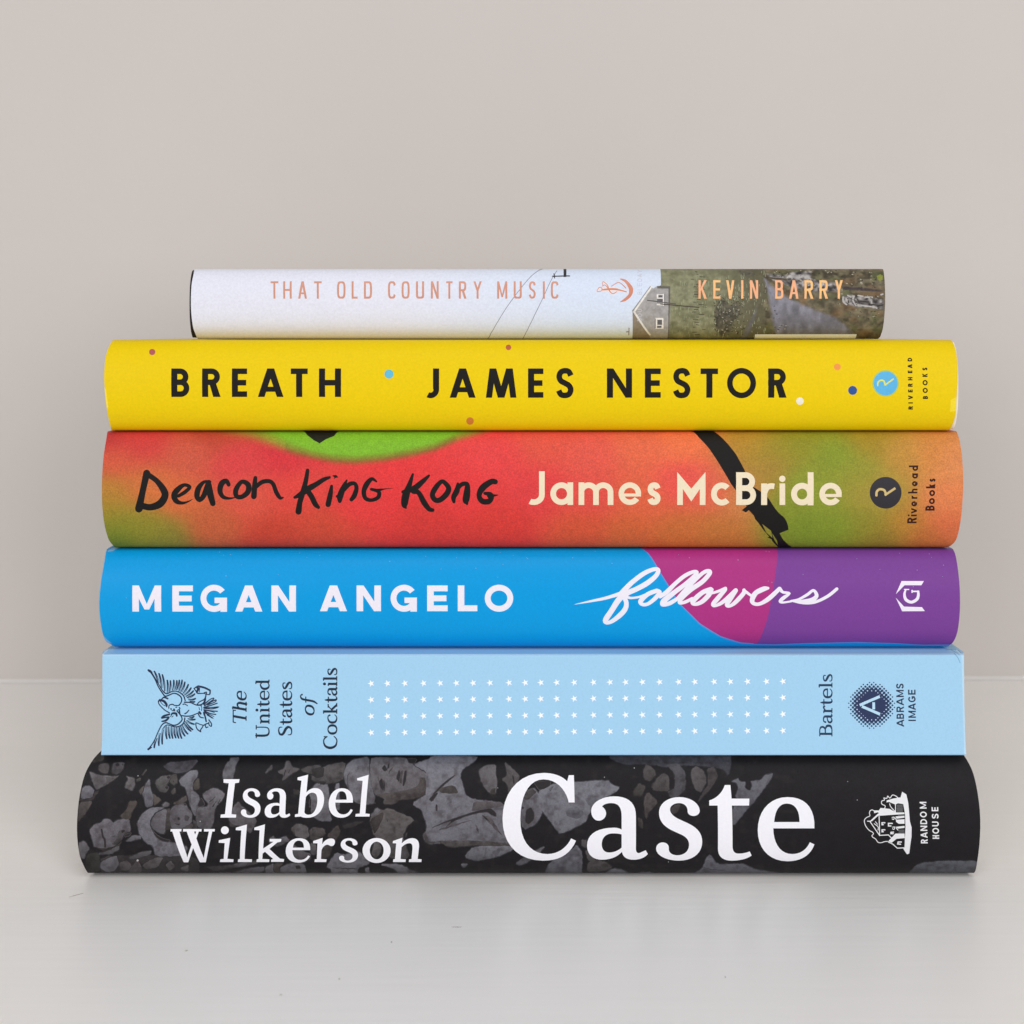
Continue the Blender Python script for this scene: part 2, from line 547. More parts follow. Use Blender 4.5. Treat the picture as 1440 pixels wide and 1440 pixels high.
# light book serif in unit cap height: brush strokes and serif bars, y up
_ser = '0.03,0.025 0.32,0.025'
SERIF = {
    'C': (.92, ".80,.75,.06 .66,.94,.07 .45,.98,.07 .2,.85,.11 .09,.5,.135 .2,.15,.11 .45,.02,.07 .66,.05,.06 .82,.22,.05", ".8,.7 .8,.98"),
    'o': (.70, ".34,.67,.06 .14,.56,.1 .08,.345,.125 .14,.12,.1 .34,.02,.06 .54,.12,.1 .60,.345,.125 .54,.57,.1 .34,.67,.06", ""),
    'c': (.62, ".54,.54,.09 .50,.64,.06 .34,.67,.06 .14,.56,.1 .08,.345,.125 .14,.12,.1 .34,.02,.06 .50,.08,.05 .57,.17,.04", ""),
    'k': (.70, ".16,0,.12 .16,1.03,.12;.28,.4,.11 .58,.02,.11", ".02,.025 .32,.025;.02,.99 .16,1;.16,.3 .5,.64;.4,.655 .64,.655;.46,.025 .7,.025"),
    't': (.43, ".19,.88,.05 .19,.66,.12 .19,.2,.12 .24,.05,.1 .34,.03,.06 .42,.1,.04", ".02,.64 .4,.64"),
    'a': (.61, ".11,.52,.1 .16,.64,.07 .30,.67,.06 .43,.6,.1 .45,.45,.125 .45,.12,.12 .52,.03,.08 .60,.08,.04;.45,.40,.05 .25,.36,.06 .11,.26,.1 .10,.13,.11 .20,.03,.08 .33,.06,.06 .45,.17,.05", ""),
    'i': (.34, ".17,0,.12 .17,.67,.12;.17,.92,.15 .171,.93,.15", ".03,.025 .32,.025;.04,.64 .17,.655"),
    'l': (.34, ".17,0,.12 .17,1.03,.12", ".03,.025 .32,.025;.03,.99 .17,1.01"),
    's': (.53, ".42,.50,.04 .41,.63,.06 .27,.67,.06 .12,.6,.09 .11,.49,.1 .24,.39,.12 .38,.29,.12 .45,.17,.1 .40,.06,.08 .25,.02,.06 .10,.07,.06 .08,.2,.04", ""),
    'S': (.66, ".55,.73,.04 .53,.92,.06 .35,.98,.07 .15,.9,.1 .11,.74,.12 .22,.6,.13 .45,.45,.14 .56,.27,.12 .48,.08,.09 .3,.02,.06 .12,.08,.06 .09,.28,.04", ""),
    'U': (.90, ".2,.97,.12 .2,.35,.12 .27,.1,.1 .46,.02,.07 .66,.1,.06 .72,.35,.06 .72,.97,.06", ".04,.975 .36,.975;.58,.975 .86,.975"),
    'n': (.72, ".17,0,.12 .17,.67,.12;.17,.45,.05 .30,.63,.07 .45,.64,.1 .54,.5,.12 .54,.25,.12 .54,.02,.12", ".03,.025 .32,.025;.04,.64 .17,.655;.4,.025 .69,.025"),
    'h': (.72, ".17,0,.12 .17,1.03,.12;.17,.45,.05 .30,.63,.07 .45,.64,.1 .54,.5,.12 .54,.25,.12 .54,.02,.12", ".03,.025 .32,.025;.03,.99 .17,1.01;.4,.025 .69,.025"),
    'e': (.64, ".57,.38,.09 .52,.58,.09 .34,.67,.06 .14,.57,.1 .08,.34,.125 .14,.11,.1 .34,.02,.06 .50,.07,.05 .58,.17,.04", ".1,.37 .59,.37"),
    'd': (.70, ".50,.5,.06 .36,.66,.06 .15,.56,.1 .08,.33,.125 .15,.1,.1 .32,.02,.06 .50,.15,.05;.52,0,.12 .52,1.03,.12", ".38,1 .52,1.01;.52,.025 .66,.025"),
    'B': (.78, ".18,0,.12 .18,.98,.12;.18,.955,.06 .42,.955,.06 .58,.85,.1 .58,.65,.1 .42,.53,.06 .18,.53,.06;.18,.53,.06 .45,.53,.06 .65,.4,.12 .65,.15,.12 .45,.03,.06 .18,.03,.06", ".03,.025 .4,.025;.03,.955 .4,.955"),
    'r': (.49, ".17,0,.12 .17,.67,.12;.17,.42,.05 .28,.6,.07 .40,.655,.09 .45,.6,.1", ".03,.025 .34,.025;.04,.64 .17,.655"),
    'T': (.82, ".42,0,.12 .42,.96,.12", ".02,.96 .82,.96;.03,.97 .02,.76;.81,.97 .82,.76;.27,.025 .58,.025"),
    'f': (.42, ".50,.92,.09 .42,1.02,.06 .28,.98,.09 .22,.8,.11 .22,.1,.11 .12,-.2,.06", ".05,.64 .42,.64"),
}


def serif_word(word, xa, xb, ybase, ytop, slant=0.0, weight=1.0):
    """Set a word between xa..xb with the given baseline and cap line (page axes)."""
    tot = sum(SERIF[c][0] for c in word) - .04
    sx, sy = (xb - xa) / tot, (ytop - ybase)
    out, pen = [], 0.0
    wid = abs(sy) * weight

    def mp(x, y):
        return (xa + (pen + x + slant * y) * sx, ybase + y * sy)
    for c in word:
        adv, br, bars = SERIF[c]
        for s in br.split(';'):
            pts = [tuple(float(v) for v in t.split(',')) for t in s.split()]
            if pts:
                out += quads(smooth([mp(p[0], p[1]) + (p[2] * wid,) for p in pts], 5), cap=(len(pts) > 2 or abs(pts[0][1] - pts[1][1]) < .02))
        for s in bars.split(';'):
            pts = [tuple(float(v) for v in t.split(',')) for t in s.split()]
            if len(pts) > 1:
                out += quads([mp(*p) for p in pts], .058 * wid)
        pen += adv
    return out


# ------------------------------------------------------------------ layers of a printed spine
class Layer:
    def __init__(s, color, polys, frame=ID, part=None, evenodd=False):
        s.color, s.part, s.evenodd = color, part, evenodd
        s.polys = [[frame(p) for p in poly] for poly in polys]


def inside(px, py, poly):
    r = np.zeros(len(px), bool)
    n = len(poly)
    for i in range(n):
        x1, y1 = poly[i]
        x2, y2 = poly[i - 1]
        if y1 == y2:
            continue
        c = (y1 > py) != (y2 > py)
        r ^= c & (px < (x2 - x1) * (py - y1) / (y2 - y1) + x1)
    return r


class Spine:
    """Cross-section of a book's back (y, z polyline from underside to top) and the photo <-> surface mapping."""

    def __init__(s, pts):
        s.P = np.array(pts)
        seg = np.hypot(*(s.P[1:] - s.P[:-1]).T)
        s.s = np.concatenate([[0], np.cumsum(seg)])
        s.py = HY + (ZC - s.P[:, 1]) * F / (D + s.P[:, 0])
        k = int(np.argmax(s.py))
        s.k0 = k                                            # silhouette vertex on the underside
        tv = s.py[k:]
        e = len(tv)
        for i in range(1, len(tv)):
            if tv[i] >= tv[i - 1]:
                e = i
                break
        s.k1 = k + e - 1

    def to_surf(s, px, py):
        pv, sv = s.py[s.k0:s.k1 + 1][::-1], s.s[s.k0:s.k1 + 1][::-1]
        if py > pv[-1]:
            t = sv[-1] - (py - pv[-1]) * 2e-4
        elif py < pv[0]:
            t = sv[0] + (pv[0] - py) * 2e-4
        else:
            t = float(np.interp(py, pv, sv))
        y = float(np.interp(t, s.s, s.P[:, 0]))
        return ((px - CX) / F * (D + y) * 1000, t * 1000)

    def yz(s, t):
        t = np.asarray(t) / 1000
        return np.interp(t, s.s, s.P[:, 0]), np.interp(t, s.s, s.P[:, 1])


def round_spine(yf, zb, zt, sag, p=2.0, n=26):
    zb, zt = zb + 0.00012, zt - 0.00012
    zc, h = (zb + zt) / 2, (zt - zb) / 2
    out = []
    for i in range(n + 1):
        a = -math.pi / 2 + math.pi * i / n
        sn, cs = math.sin(a), math.cos(a)
        out.append((yf + sag * (1 - max(cs, 0) ** (2 / p)), zc + h * math.copysign(abs(sn) ** (2 / p), sn)))
    return out


def build_spine(parent, spine, left, right, base, layers, mats, grid=None, jacket='dust_jacket', back=0.15, cover_rgb=(200, 200, 200), part_labels=None, fore=True):
    """Cut all artwork into one surface; faces go to the jacket or to the lettering part they belong to."""
    def outline(pts):
        return sorted([(spine.to_surf(*p)[1], spine.to_surf(*p)[0]) for p in smooth(pts, 4)])
    Lo, Ro = outline(left), outline(right)
    tmax = spine.s[-1] * 1000
    levels = spine.s * 1000
    fl = lambda t: float(np.interp(t, [a for a, _ in Lo], [b for _, b in Lo]))
    fr = lambda t: float(np.interp(t, [a for a, _ in Ro], [b for _, b in Ro]))
    verts, edges = [], []

    def loop(pl, closed=True):
        b = len(verts)
        verts.extend(pl)
        edges.extend((b + i, b + i + 1) for i in range(len(pl) - 1))
        if closed:
            edges.append((b + len(pl) - 1, b))
    dom = [(fl(t), t) for t in levels] + [(fr(t), t) for t in levels[::-1]]
    loop(dom)
    for t in levels[1:-1]:
        k = max(1, int((fr(t) - fl(t)) / grid)) if grid else 1
        loop([(fl(t) + (fr(t) - fl(t)) * i / k, t) for i in range(k + 1)], False)
    if grid:
        x = fl(tmax / 2) + grid
        j = 0
        while x < fr(tmax / 2) - grid:
            t = grid * (0.4 + 0.3 * (j % 2))
            while t < tmax:
                if fl(t) + .3 < x < fr(t) - .3:
                    verts.append((x, t))
                t += grid
            x += grid
            j += 1
    surf = []
    for ly in layers:
        sp = []
        for poly in ly.polys:
            q = [spine.to_surf(*p) for p in poly]
            q = [p for i, p in enumerate(q) if abs(p[0] - q[i - 1][0]) + abs(p[1] - q[i - 1][1]) > 1e-4]
            if len(q) > 2:
                sp.append(q)
                loop(q)
        surf.append(sp)
    res = delaunay_2d_cdt([Vector(v) for v in verts], edges, [], 0, 1e-5)
    V = np.array([(v.x, v.y) for v in res[0]])
    T = np.array([f for f in res[2] if len(f) == 3])
    c = V[T].mean(1)
    keep = inside(c[:, 0], c[:, 1], dom)
    T, c = T[keep], c[keep]
    top = np.full(len(T), -1)
    for li, sp in enumerate(surf):
        acc = np.zeros(len(T), bool)
        for q in sp:
            qa = np.array(q)
            bb = np.where((c[:, 0] > qa[:, 0].min()) & (c[:, 0] < qa[:, 0].max()) & (c[:, 1] > qa[:, 1].min()) & (c[:, 1] < qa[:, 1].max()))[0]
            if len(bb):
                r = inside(c[bb, 0], c[bb, 1], q)
                if layers[li].evenodd:
                    acc[bb] ^= r
                else:
                    acc[bb] |= r
        top[acc] = li
    Y, Z = spine.yz(V[:, 1])
    X = V[:, 0] / 1000
    px = CX + X * F / (D + Y)
    py = HY + (ZC - Z) * F / (D + Y)
    # smooth normals straight from the cross-section
    P = spine.P
    d = np.gradient(P, axis=0)
    nrm = np.stack([-d[:, 1], d[:, 0]], 1)
    nrm /= np.linalg.norm(nrm, axis=1)[:, None]
    ny, nz = np.interp(V[:, 1] / 1000, spine.s, nrm[:, 0]), np.interp(V[:, 1] / 1000, spine.s, nrm[:, 1])
    groups = {}
    for f in range(len(T)):
        ly = layers[top[f]] if top[f] >= 0 else None
        groups.setdefault(ly.part if ly else None, []).append(f)
    objs = {}
    for part in [None] + [k for k in groups if k]:
        fs = groups[part]
        idx = np.unique(T[fs])
        remap = {int(v): i for i, v in enumerate(idx)}
        vco = [(X[i], Y[i], Z[i]) for i in idx]
        vn = [(0, ny[i], nz[i]) for i in idx]
        faces, cols = [], []
        for f in fs:
            t = T[f]
            a, b, e = V[t[0]], V[t[1]], V[t[2]]
            if (b[0] - a[0]) * (e[1] - a[1]) - (b[1] - a[1]) * (e[0] - a[0]) < 0:
                t = t[::-1]
            faces.append([remap[int(v)] for v in t])
            col = layers[top[f]].color if top[f] >= 0 else base
            for v in t:
                cc = col(px[v], py[v]) if callable(col) else col
                cols.append(lin(cc) + (1,))
        if part is None:
            # front and back cover panels of the same sheet, and its turned fore edges
            cc = lin(cover_rgb) + (1,)
            for zt, t, sgn in ((P[0][1], 0.0, -1), (P[-1][1], tmax, 1)):
                y0 = P[0][0] if sgn < 0 else P[-1][0]
                b0 = len(vco)
                xl, xr = fl(t) / 1000, fr(t) / 1000
                ys = [y0, y0 + 0.02, back]
                for y in ys:
                    vco += [(xl, y, zt), (xr, y, zt)]
                    vn += [(0, 0, sgn)] * 2
                for i in range(2):
                    q = [b0 + 2 * i, b0 + 2 * i + 1, b0 + 2 * i + 3, b0 + 2 * i + 2]
                    faces.append(q if sgn > 0 else q[::-1])
                    cols += [cc] * 4
                if fore:
                    b1 = len(vco)
                    vco += [(xl, back, zt), (xr, back, zt), (xr, back + .0006, zt - sgn * .0034), (xl, back + .0006, zt - sgn * .0034)]
                    vn += [(0, 1, 0)] * 4
                    q = [b1, b1 + 1, b1 + 2, b1 + 3]
                    faces.append(q if sgn > 0 else q[::-1])
                    cols += [cc] * 4
        name = (part or jacket).split('#')[0]
        me = bpy.data.meshes.new(name)
        me.from_pydata(vco, [], faces)
        at = me.color_attributes.new('print', 'FLOAT_COLOR', 'CORNER')
        at.data.foreach_set('color', np.array(cols, dtype=np.float32).ravel())
        me.polygons.foreach_set('use_smooth', [True] * len(faces))
        me.normals_split_custom_set_from_vertices(vn)
        me.update()
        par = parent if part is None else objs[None]
        objs[part] = obj(name, me, mats.get(name, mats[None]), par, label=(part_labels or {}).get(part))
    return objs


def case_mesh(name, spine, xl, xr, back, inset=0.0004, th=0.0026):
    """Board case: C-shaped shell just inside the jacket (or the printed case itself)."""
    zb, zt = spine.P[0][1], spine.P[-1][1]
    ymin = spine.P[:, 0].min()
    zm = (zb + zt) / 2

    def shell(k):
        pts = [(back - .001, zb + k)]
        for y, z in spine.P[1:-1]:
            pts.append((y + k, min(max(z, zb + k), zt - k)))
        pts.append((back - .001, zt - k))
        return pts
    O, I = shell(inset), shell(inset + th)
    n = len(O)
    vs, fs = [], []
    for x in (xl, xr):
        for R in (O, I):
            vs += [(x, y, z) for y, z in R]
    for i in range(n - 1):
        a = i
        fs += [(a, a + 1, 2 * n + a + 1, 2 * n + a), (n + a + 1, n + a, 3 * n + a, 3 * n + a + 1),
               (a + 1, a, n + a, n + a + 1), (2 * n + a, 2 * n + a + 1, 3 * n + a + 1, 3 * n + a)]
    for a in (0, n - 1):
        fs.append((a, 2 * n + a, 3 * n + a, n + a) if a else (2 * n, 0, n, 3 * n))
    me = bpy.data.meshes.new(name)
    me.from_pydata(vs, [], fs)
    me.update()
    return me


def page_mesh(spine, xl, xr, back):
    zb, zt = spine.P[0][1] + .0032, spine.P[-1][1] - .0032
    ym = spine.P[:, 0].min() + .0045
    sg = (spine.P[:, 0].max() - spine.P[:, 0].min()) * .8
    n = 14
    sec = []
    for i in range(n + 1):
        u = -1 + 2 * i / n
        sec.append((ym + sg * u * u, zb + (zt - zb) * (u + 1) / 2))
    for i in range(n + 1):
        u = 1 - 2 * i / n
        sec.append((back - .006 - sg * (1 - u * u) * .8, zb + (zt - zb) * (u + 1) / 2))
    m = len(sec)
    vs = [(x, y, z) for x in (xl, xr) for y, z in sec]
    fs = [(i, m + i, m + (i + 1) % m, (i + 1) % m) for i in range(m)]
    for k in (0, m):
        for i in range(n):
            q = [k + i, k + i + 1, k + m - 2 - i, k + m - 1 - i]
            fs.append(q if k == 0 else q[::-1])
    me = bpy.data.meshes.new('page_block')
    me.from_pydata(vs, [], fs)
    me.update()
    return me


def pages_mat():
    m, nt, b = new_mat('page_edges')
    tc = node(nt, 'ShaderNodeTexCoord')
    w = node(nt, 'ShaderNodeTexNoise')
    mp = node(nt, 'ShaderNodeMapping')
    mp.inputs['Scale'].default_value = (6, 6, 5200)
    w.inputs['Scale'].default_value = 1
    w.inputs['Detail'].default_value = 3
    nt.links.new(tc.outputs['Object'], mp.inputs['Vector'])
    nt.links.new(mp.outputs[0], w.inputs['Vector'])
    r = node(nt, 'ShaderNodeValToRGB')
    r.color_ramp.elements[0].position, r.color_ramp.elements[1].position = .3, .7
    r.color_ramp.elements[0].color = (.42, .38, .31, 1)
    r.color_ramp.elements[1].color = (.74, .70, .61, 1)
    nt.links.new(w.outputs['Fac'], r.inputs['Fac'])
    nt.links.new(r.outputs[0], b.inputs['Base Color'])
    b.inputs['Roughness'].default_value = .85
    return m


M_PAGES = pages_mat()


def book(label, yf=0.0):
    o = bpy.data.objects.new('book', None)
    COL.objects.link(o)
    o.empty_display_size = 0.02
    o['label'], o['category'] = label, 'book'
    o['group'] = 'books stacked on the table'
    return o


def seat(o, y, z):
    """Put the empty at the book's base without moving its children."""
    o.location = (0, y, z)
    for c in o.children:
        for v in c.data.vertices:
            v.co.y -= y
            v.co.z -= z
        for g in c.children:
            for v in g.data.vertices:
                v.co.y -= y
                v.co.z -= z


def X(px, y):
    return (px - CX) / F * (D + y)


def zat(py, y):
    return ZC - (py - HY) * (D + y) / F


Z6 = (0.0, zat(1053.8, .0065))
Z5 = (Z6[1], zat(920.0, 0.0))
Z4 = (Z5[1], zat(770.5, .0095))
Z3 = (Z4[1], zat(606.0, .0100))
Z2 = (Z3[1], zat(477.3, .0105))
Z1 = (Z2[1], zat(376.8, .0130))

rnd = random.Random(7)


def run_sans(fr, items, ytop, ybot, w, **kw):
    out = []
    for ch, a, b in items:
        out += sans(ch, a, ytop, b, ybot, w, **kw)
    return [[p for p in q] for q in out]


def rot_items(seq):
    return [(c, -a, -b) for c, a, b in seq]


# ================================================================== 1: thin white book with a landscape at its tail end
INK = (25, 22, 19)


def hash2(x, y, s=0):
    v = math.sin(x * 12.9898 + y * 78.233 + s * 37.719) * 43758.5453
    return v - math.floor(v)


def vnoise(x, y, s=0):
    xi, yi = math.floor(x), math.floor(y)
    u, v = x - xi, y - yi
    u, v = u * u * (3 - 2 * u), v * v * (3 - 2 * v)
    a, b = hash2(xi, yi, s), hash2(xi + 1, yi, s)
    c, d = hash2(xi, yi + 1, s), hash2(xi + 1, yi + 1, s)
    return (a * (1 - u) + b * u) * (1 - v) + (c * (1 - u) + d * u) * v


def mix(a, b, t):
    t = min(1, max(0, t))
    return tuple(p * (1 - t) + q * t for p, q in zip(a, b))


def sky_paper(px, py):
    return mix((226, 227, 240), (214, 224, 242), (px - 560) / 260)


def meadow(px, py):
    n = vnoise(px / 9, py / 5) * .6 + vnoise(px / 3, py / 3, 3) * .4
    c = mix((150, 149, 120), (106, 106, 80), n * 1.3 - .12)
    if px > 1000:
        c = mix(c, (96, 92, 72), (px - 1000) / 60)
    if px > 1075:
        m = vnoise(px / 7, py / 5, 9) * .55 + vnoise(px / 2.6, py / 2.2, 11) * .45
        c = mix(mix((66, 60, 48), (132, 122, 98), (m - .2) * 1.6), (122, 92, 64), vnoise(px / 12, py / 9, 5) * 1.4 - .75)
        c = mix(c, (94, 100, 66), vnoise(px / 10, py / 8, 15) * 1.5 - .8)
    return c


def road(px, py):
    n = vnoise(px / 6, py / 14, 21)
    return mix((138, 136, 147), (100, 98, 103), n * 1.1 - .1 + (py - 445) / 90)


def rocks(px, py):
    n = vnoise(px / 3.2, py / 2.6, 31) * .7 + vnoise(px / 7, py / 4, 33) * .3
    return mix((54, 50, 50), (190, 184, 182), (n - .25) * 1.9)


def scrub(px, py):
    n = vnoise(px / 3, py / 2.6, 41)
    return mix((62, 60, 50), (112, 106, 92), n)


def melt(inner, outer, polys, R=3.0):
    # printed photograph: one tone melts into the next over a few pixels
    segs = np.array([(p[0], p[1], q[0], q[1]) for poly in polys for p, q in zip(poly, poly[1:] + poly[:1])])
    A, V = segs[:, :2], segs[:, 2:] - segs[:, :2]
    LL = (V ** 2).sum(1) + 1e-9

    def f(px, py):
        P = np.array([px, py]) - A
        t = np.clip((P * V).sum(1) / LL, 0, 1)[:, None]
        d = math.sqrt(((P - t * V) ** 2).sum(1).min())
        return mix(outer(px, py), inner(px, py), d / R + .5 * (vnoise(px / 2.4, py / 2.4, 71) - .5))
    return f


def house_wall(px, py):
    return mix((170, 167, 168), (154, 150, 146), vnoise(px / 2.2, py / 2.2, 51))


b1 = book('thin white book with orange title and a countryside photo, topmost in the stack')
sp1 = round_spine(.0105, *Z1, .0065, p=2.3)
S1 = Spine(sp1)
H_ = Frame(830, 370, 1 / 12)
K_ = Frame(930, 370, 320 / 1440)
T_ = Frame(370, 380, 430 / 1440)
L1 = [
    Layer(meadow, path('M 928.5 360 L 929.5 401 L 925 403 L 941 404 L 939 490 L 1260 490 L 1260 360 Z')),
    Layer(scrub, path('M 330 300 L 360 230 L 400 220 L 430 260 L 470 240 L 510 270 L 500 330 L 460 380 L 440 440 L 380 470 L 340 430 Z M 480 40 L 560 40 L 600 80 L 540 90 L 500 75 Z'), K_),
    Layer(road, path('M 640 84 L 664 88 C 690 130 730 165 800 205 C 900 260 1010 300 1100 335 C 1160 370 1215 420 1240 480 L 722 480 L 690 350 C 680 250 655 160 640 84 Z M 612 225 L 606 330 C 590 380 570 420 560 480 L 495 480 C 530 410 575 330 612 225 Z'), K_),
    Layer((126, 125, 137), path('M 650 95 C 690 160 740 230 760 470 L 735 470 C 725 330 690 210 650 95 Z'), K_),
    Layer((112, 112, 120), path('M 800 230 C 860 300 900 380 905 470 L 880 470 C 870 380 840 300 800 230 Z'), K_),
    Layer(rocks, path('M 650 60 L 720 66 L 790 70 L 830 50 L 960 46 L 950 92 L 1000 110 L 1120 120 L 1140 180 L 960 190 L 860 170 L 780 140 L 700 110 Z'), K_),
    Layer((66, 58, 60), path('M 640 84 L 800 98 L 795 112 L 650 94 Z M 1140 145 L 1290 152 L 1400 170 L 1400 185 L 1250 178 L 1145 170 Z'), K_),
    Layer(rocks, path('M 1148 205 C 1190 185 1240 205 1300 210 L 1414 225 L 1412 300 L 1350 292 L 1230 282 L 1160 262 C 1140 245 1138 225 1148 205 Z'), K_),
    Layer((178, 174, 172), LN('1150,215 1152,245 1172,262;1220,210 1212,235 1232,270;1245,205 1275,210;1290,215 1335,216;1265,268 1330,276 1365,285;1180,205 1200,215;1390,200 1402,196', 9), K_),
    Layer((60, 56, 54), LN('1255,240 1320,246;1180,225 1186,250;1330,262 1395,268;1240,228 1252,252', 8), K_),
]
for ly, R_ in zip(L1, (0, 2.5, 4.5, 2.5, 2.5, 2.2, 1.5, 2.2)):
    if R_:
        inner = ly.color if callable(ly.color) else (lambda c: (lambda px, py: c))(ly.color)
        ly.color = melt(inner, road if ly in (L1[3], L1[4]) else meadow, ly.polys, R_)
flecks_d, flecks_l, flecks_g = [], [], []
for i in range(330):
    x, y = rnd.uniform(1085, 1238), rnd.uniform(380, 472)
    if y > 388 + (x - 1085) * .25 and y < 420 + (x - 1085) * 2 and y > 400 + (x - 1115) * .5:
        continue
    l, a = rnd.uniform(.8, 3.2), rnd.uniform(-.4, .5)
    q = quads([(x, y), (x + l * math.cos(a), y + l * math.sin(a))], rnd.uniform(.5, 1.3))
    (flecks_d if i % 3 else flecks_l).extend(q)
for i in range(170):
    x, y = rnd.uniform(1003, 1046), rnd.uniform(415, 472)
    l, a = rnd.uniform(.8, 3.0), rnd.uniform(-1.2, 1.2)
    (flecks_d if i % 4 else flecks_l).extend(quads([(x, y), (x + l * math.cos(a), y + l * math.sin(a))], rnd.uniform(.5, 1.2)))
for i in range(220):
    x, y = rnd.uniform(944, 1078), rnd.uniform(380, 472)
    l = rnd.uniform(1.5, 6)
    flecks_g.extend(quads([(x, y), (x + rnd.uniform(-.6, .6), y + l)], rnd.uniform(.5, 1.0)))
for i in range(26):
    x = 974 + rnd.uniform(-5, 10) + (i % 3) * 3
    y = 382 + i * 3.55
    flecks_d.extend(quads([(x, y), (x + rnd.uniform(3, 8), y + rnd.uniform(-.4, .8))], rnd.uniform(.6, 1.0)))
L1 += [
    Layer((148, 152, 124), flecks_g), Layer((58, 54, 46), flecks_d), Layer((172, 166, 150), flecks_l),
    Layer((132, 138, 62), path('M 1362 82 L 1385 70 L 1402 78 L 1400 105 L 1385 112 L 1368 104 Z'), K_),
    Layer(house_wall, path('M 713 810 L 1030 400 L 1060 430 L 1130 385 L 1345 392 L 1312 1300 L 706 1300 Z'), H_),
    Layer((138, 127, 112), path('M 713 815 L 735 830 L 1005 1215 L 1010 1300 L 706 1300 Z'), H_),
    Layer((104, 99, 94), path('M 1130 385 L 1348 392 L 1345 430 L 1130 428 Z M 1318 420 L 1350 395 L 1340 900 L 1318 1300 L 1296 1300 L 1318 900 Z'), H_),
    Layer((128, 122, 118), LN('1016,392 712,806', 12, sm=False) + LN('965,628 1060,640 1440,690', 20, sm=False) + LN('655,1098 650,1210;612,1160 652,1158', 16), H_),
    Layer((226, 222, 216), LN('1034,402 740,822 1006,1206', 30, sm=False) + [rect(1122, 526, 1246, 602), rect(1122, 690, 1246, 712), rect(1100, 925, 1236, 1108)] + [rect(1226, 520, 1246, 720)], H_),
    Layer((96, 94, 98), [rect(1150, 540, 1222, 580), rect(1130, 606, 1224, 668), rect(1132, 955, 1212, 1042), rect(1126, 1058, 1204, 1092), rect(1252, 520, 1262, 716), rect(1090, 940, 1104, 1100)], H_),
    Layer((92, 88, 86), LN('965,628 1060,640 1440,690', 18, sm=False), H_),
    Layer((92, 88, 86), [], H_),
    Layer((74, 66, 58), LN('929,427.5 983,432.3', 1.5, sm=False)),
    Layer((126, 126, 134), LN('776,376 764,378 755,382 740,396 712,433 686,476;783,381 774,396 763,420 740,467 734,478', .85)),
    Layer((52, 52, 56), LN('777,388.5 801,388', 1.6, sm=False) + LN('779,385 780,391', 1.4) + [rect(792.5, 374, 796.5, 389.5)]),
    Layer((232, 236, 242), path('M 593 451 L 1236 450 L 1222 500 L 586 500 Z'), K_),
]
ORANGE = (204, 140, 116)
tt = [('T', 35, 72), ('H', 95, 135), ('A', 165, 207), ('T', 240, 276), ('O', 348, 388), ('L', 417, 445), ('D', 475, 513), ('C', 588, 625), ('O', 652, 690), ('U', 720, 758),
      ('N', 790, 827), ('T', 862, 892), ('R', 922, 958), ('Y', 990, 1030), ('M', 1102, 1150), ('U', 1180, 1218), ('S', 1250, 1285), ('I', 1316, 1328), ('C', 1355, 1392)]
kb = [('K', 235, 288), ('E', 328, 374), ('V', 410, 462), ('I', 505, 518), ('N', 560, 612), ('B', 720, 772), ('A', 808, 868), ('R', 905, 962), ('R', 1000, 1055), ('Y', 1098, 1148)]
fan = Frame(830, 370, 1 / 12, rot=True)
dd = rot_items([('D', 980, 930), ('O', 910, 850), ('U', 825, 775), ('B', 690, 645), ('L', 620, 590), ('B', 530, 480), ('L', 455, 415), ('E', 390, 335), ('D', 310, 260), ('A', 235, 185), ('Y', 165, 110)])
dd = [d for i, d in enumerate(dd) if i not in (3, 4)] + rot_items([('B', 540, 490)])[:0]
for ly in L1:
    ly.part = 'cover_photo'
for ly in L1[-3:-1]:
    ly.part = None
L1[-4].part = L1[-1].part = None
L1 += [
    Layer((196, 194, 202), run_sans(fan, [d for d in dd], 797, 872, 9), fan, 'publisher_mark'),
    Layer((246, 226, 218), B('115,475,26 150,415,26 195,420,26 185,470,24;210,450,44 300,440,50 420,440,48 520,460,38 610,485,30;220,310,26 290,370,28 320,460,36 380,515,28 450,480,24'), H_, 'publisher_mark'),
    Layer((206, 128, 98), B('510,268,18 590,300,44 660,380,62 690,450,72 670,540,56 590,615,46 515,652,18;115,475,13 150,415,13 195,420,14 185,470,12 115,475,12;210,450,26 300,440,32 420,440,34 520,460,24 610,485,18;220,310,12 290,370,14 320,460,20 380,515,16 450,480,13;200,390,12 250,370,13 300,420,16;360,390,13 460,330,15 520,345,15 600,420,18;215,310,12 205,350,10 220,380,10'), H_, 'publisher_mark'),
    Layer(ORANGE, run_sans(T_, tt, 52, 134, 9.5, e=3.4), T_, 'title'),
    Layer(lambda px, py: mix((246, 190, 112), (240, 168, 122), vnoise(px / 26, py / 40, 8) * 1.6 - .3), run_sans(K_, kb, 108, 225, 14, e=3.4), K_, 'author_name'),
]
m_p1 = printed('matte_white_jacket', .55, .06, spec=.18, mottle=.006)
m_ph1 = printed('landscape_print', .55, .10, spec=.16, mottle=.16, mscale=620)
m_foil = printed('copper_ink', .42, .08, gscale=900, spec=.6)
build_spine(b1, S1, [(275, 370), (272.5, 384), (269.5, 400), (268.5, 420), (269, 440), (271.5, 460), (275, 470), (279, 479)],
            [(1238, 372), (1242, 379), (1244, 395), (1244.8, 420), (1244, 440), (1241.5, 462), (1237.5, 473), (1232, 480)],
            sky_paper, L1, {None: m_p1, 'cover_photo': m_ph1, 'title': m_foil, 'author_name': m_foil, 'publisher_mark': m_foil}, grid=0.55, back=.138, cover_rgb=(215, 217, 224))
m_black = plain('black_book_cloth', (30, 24, 24), .7, .3, .15, 900, bump=.15)
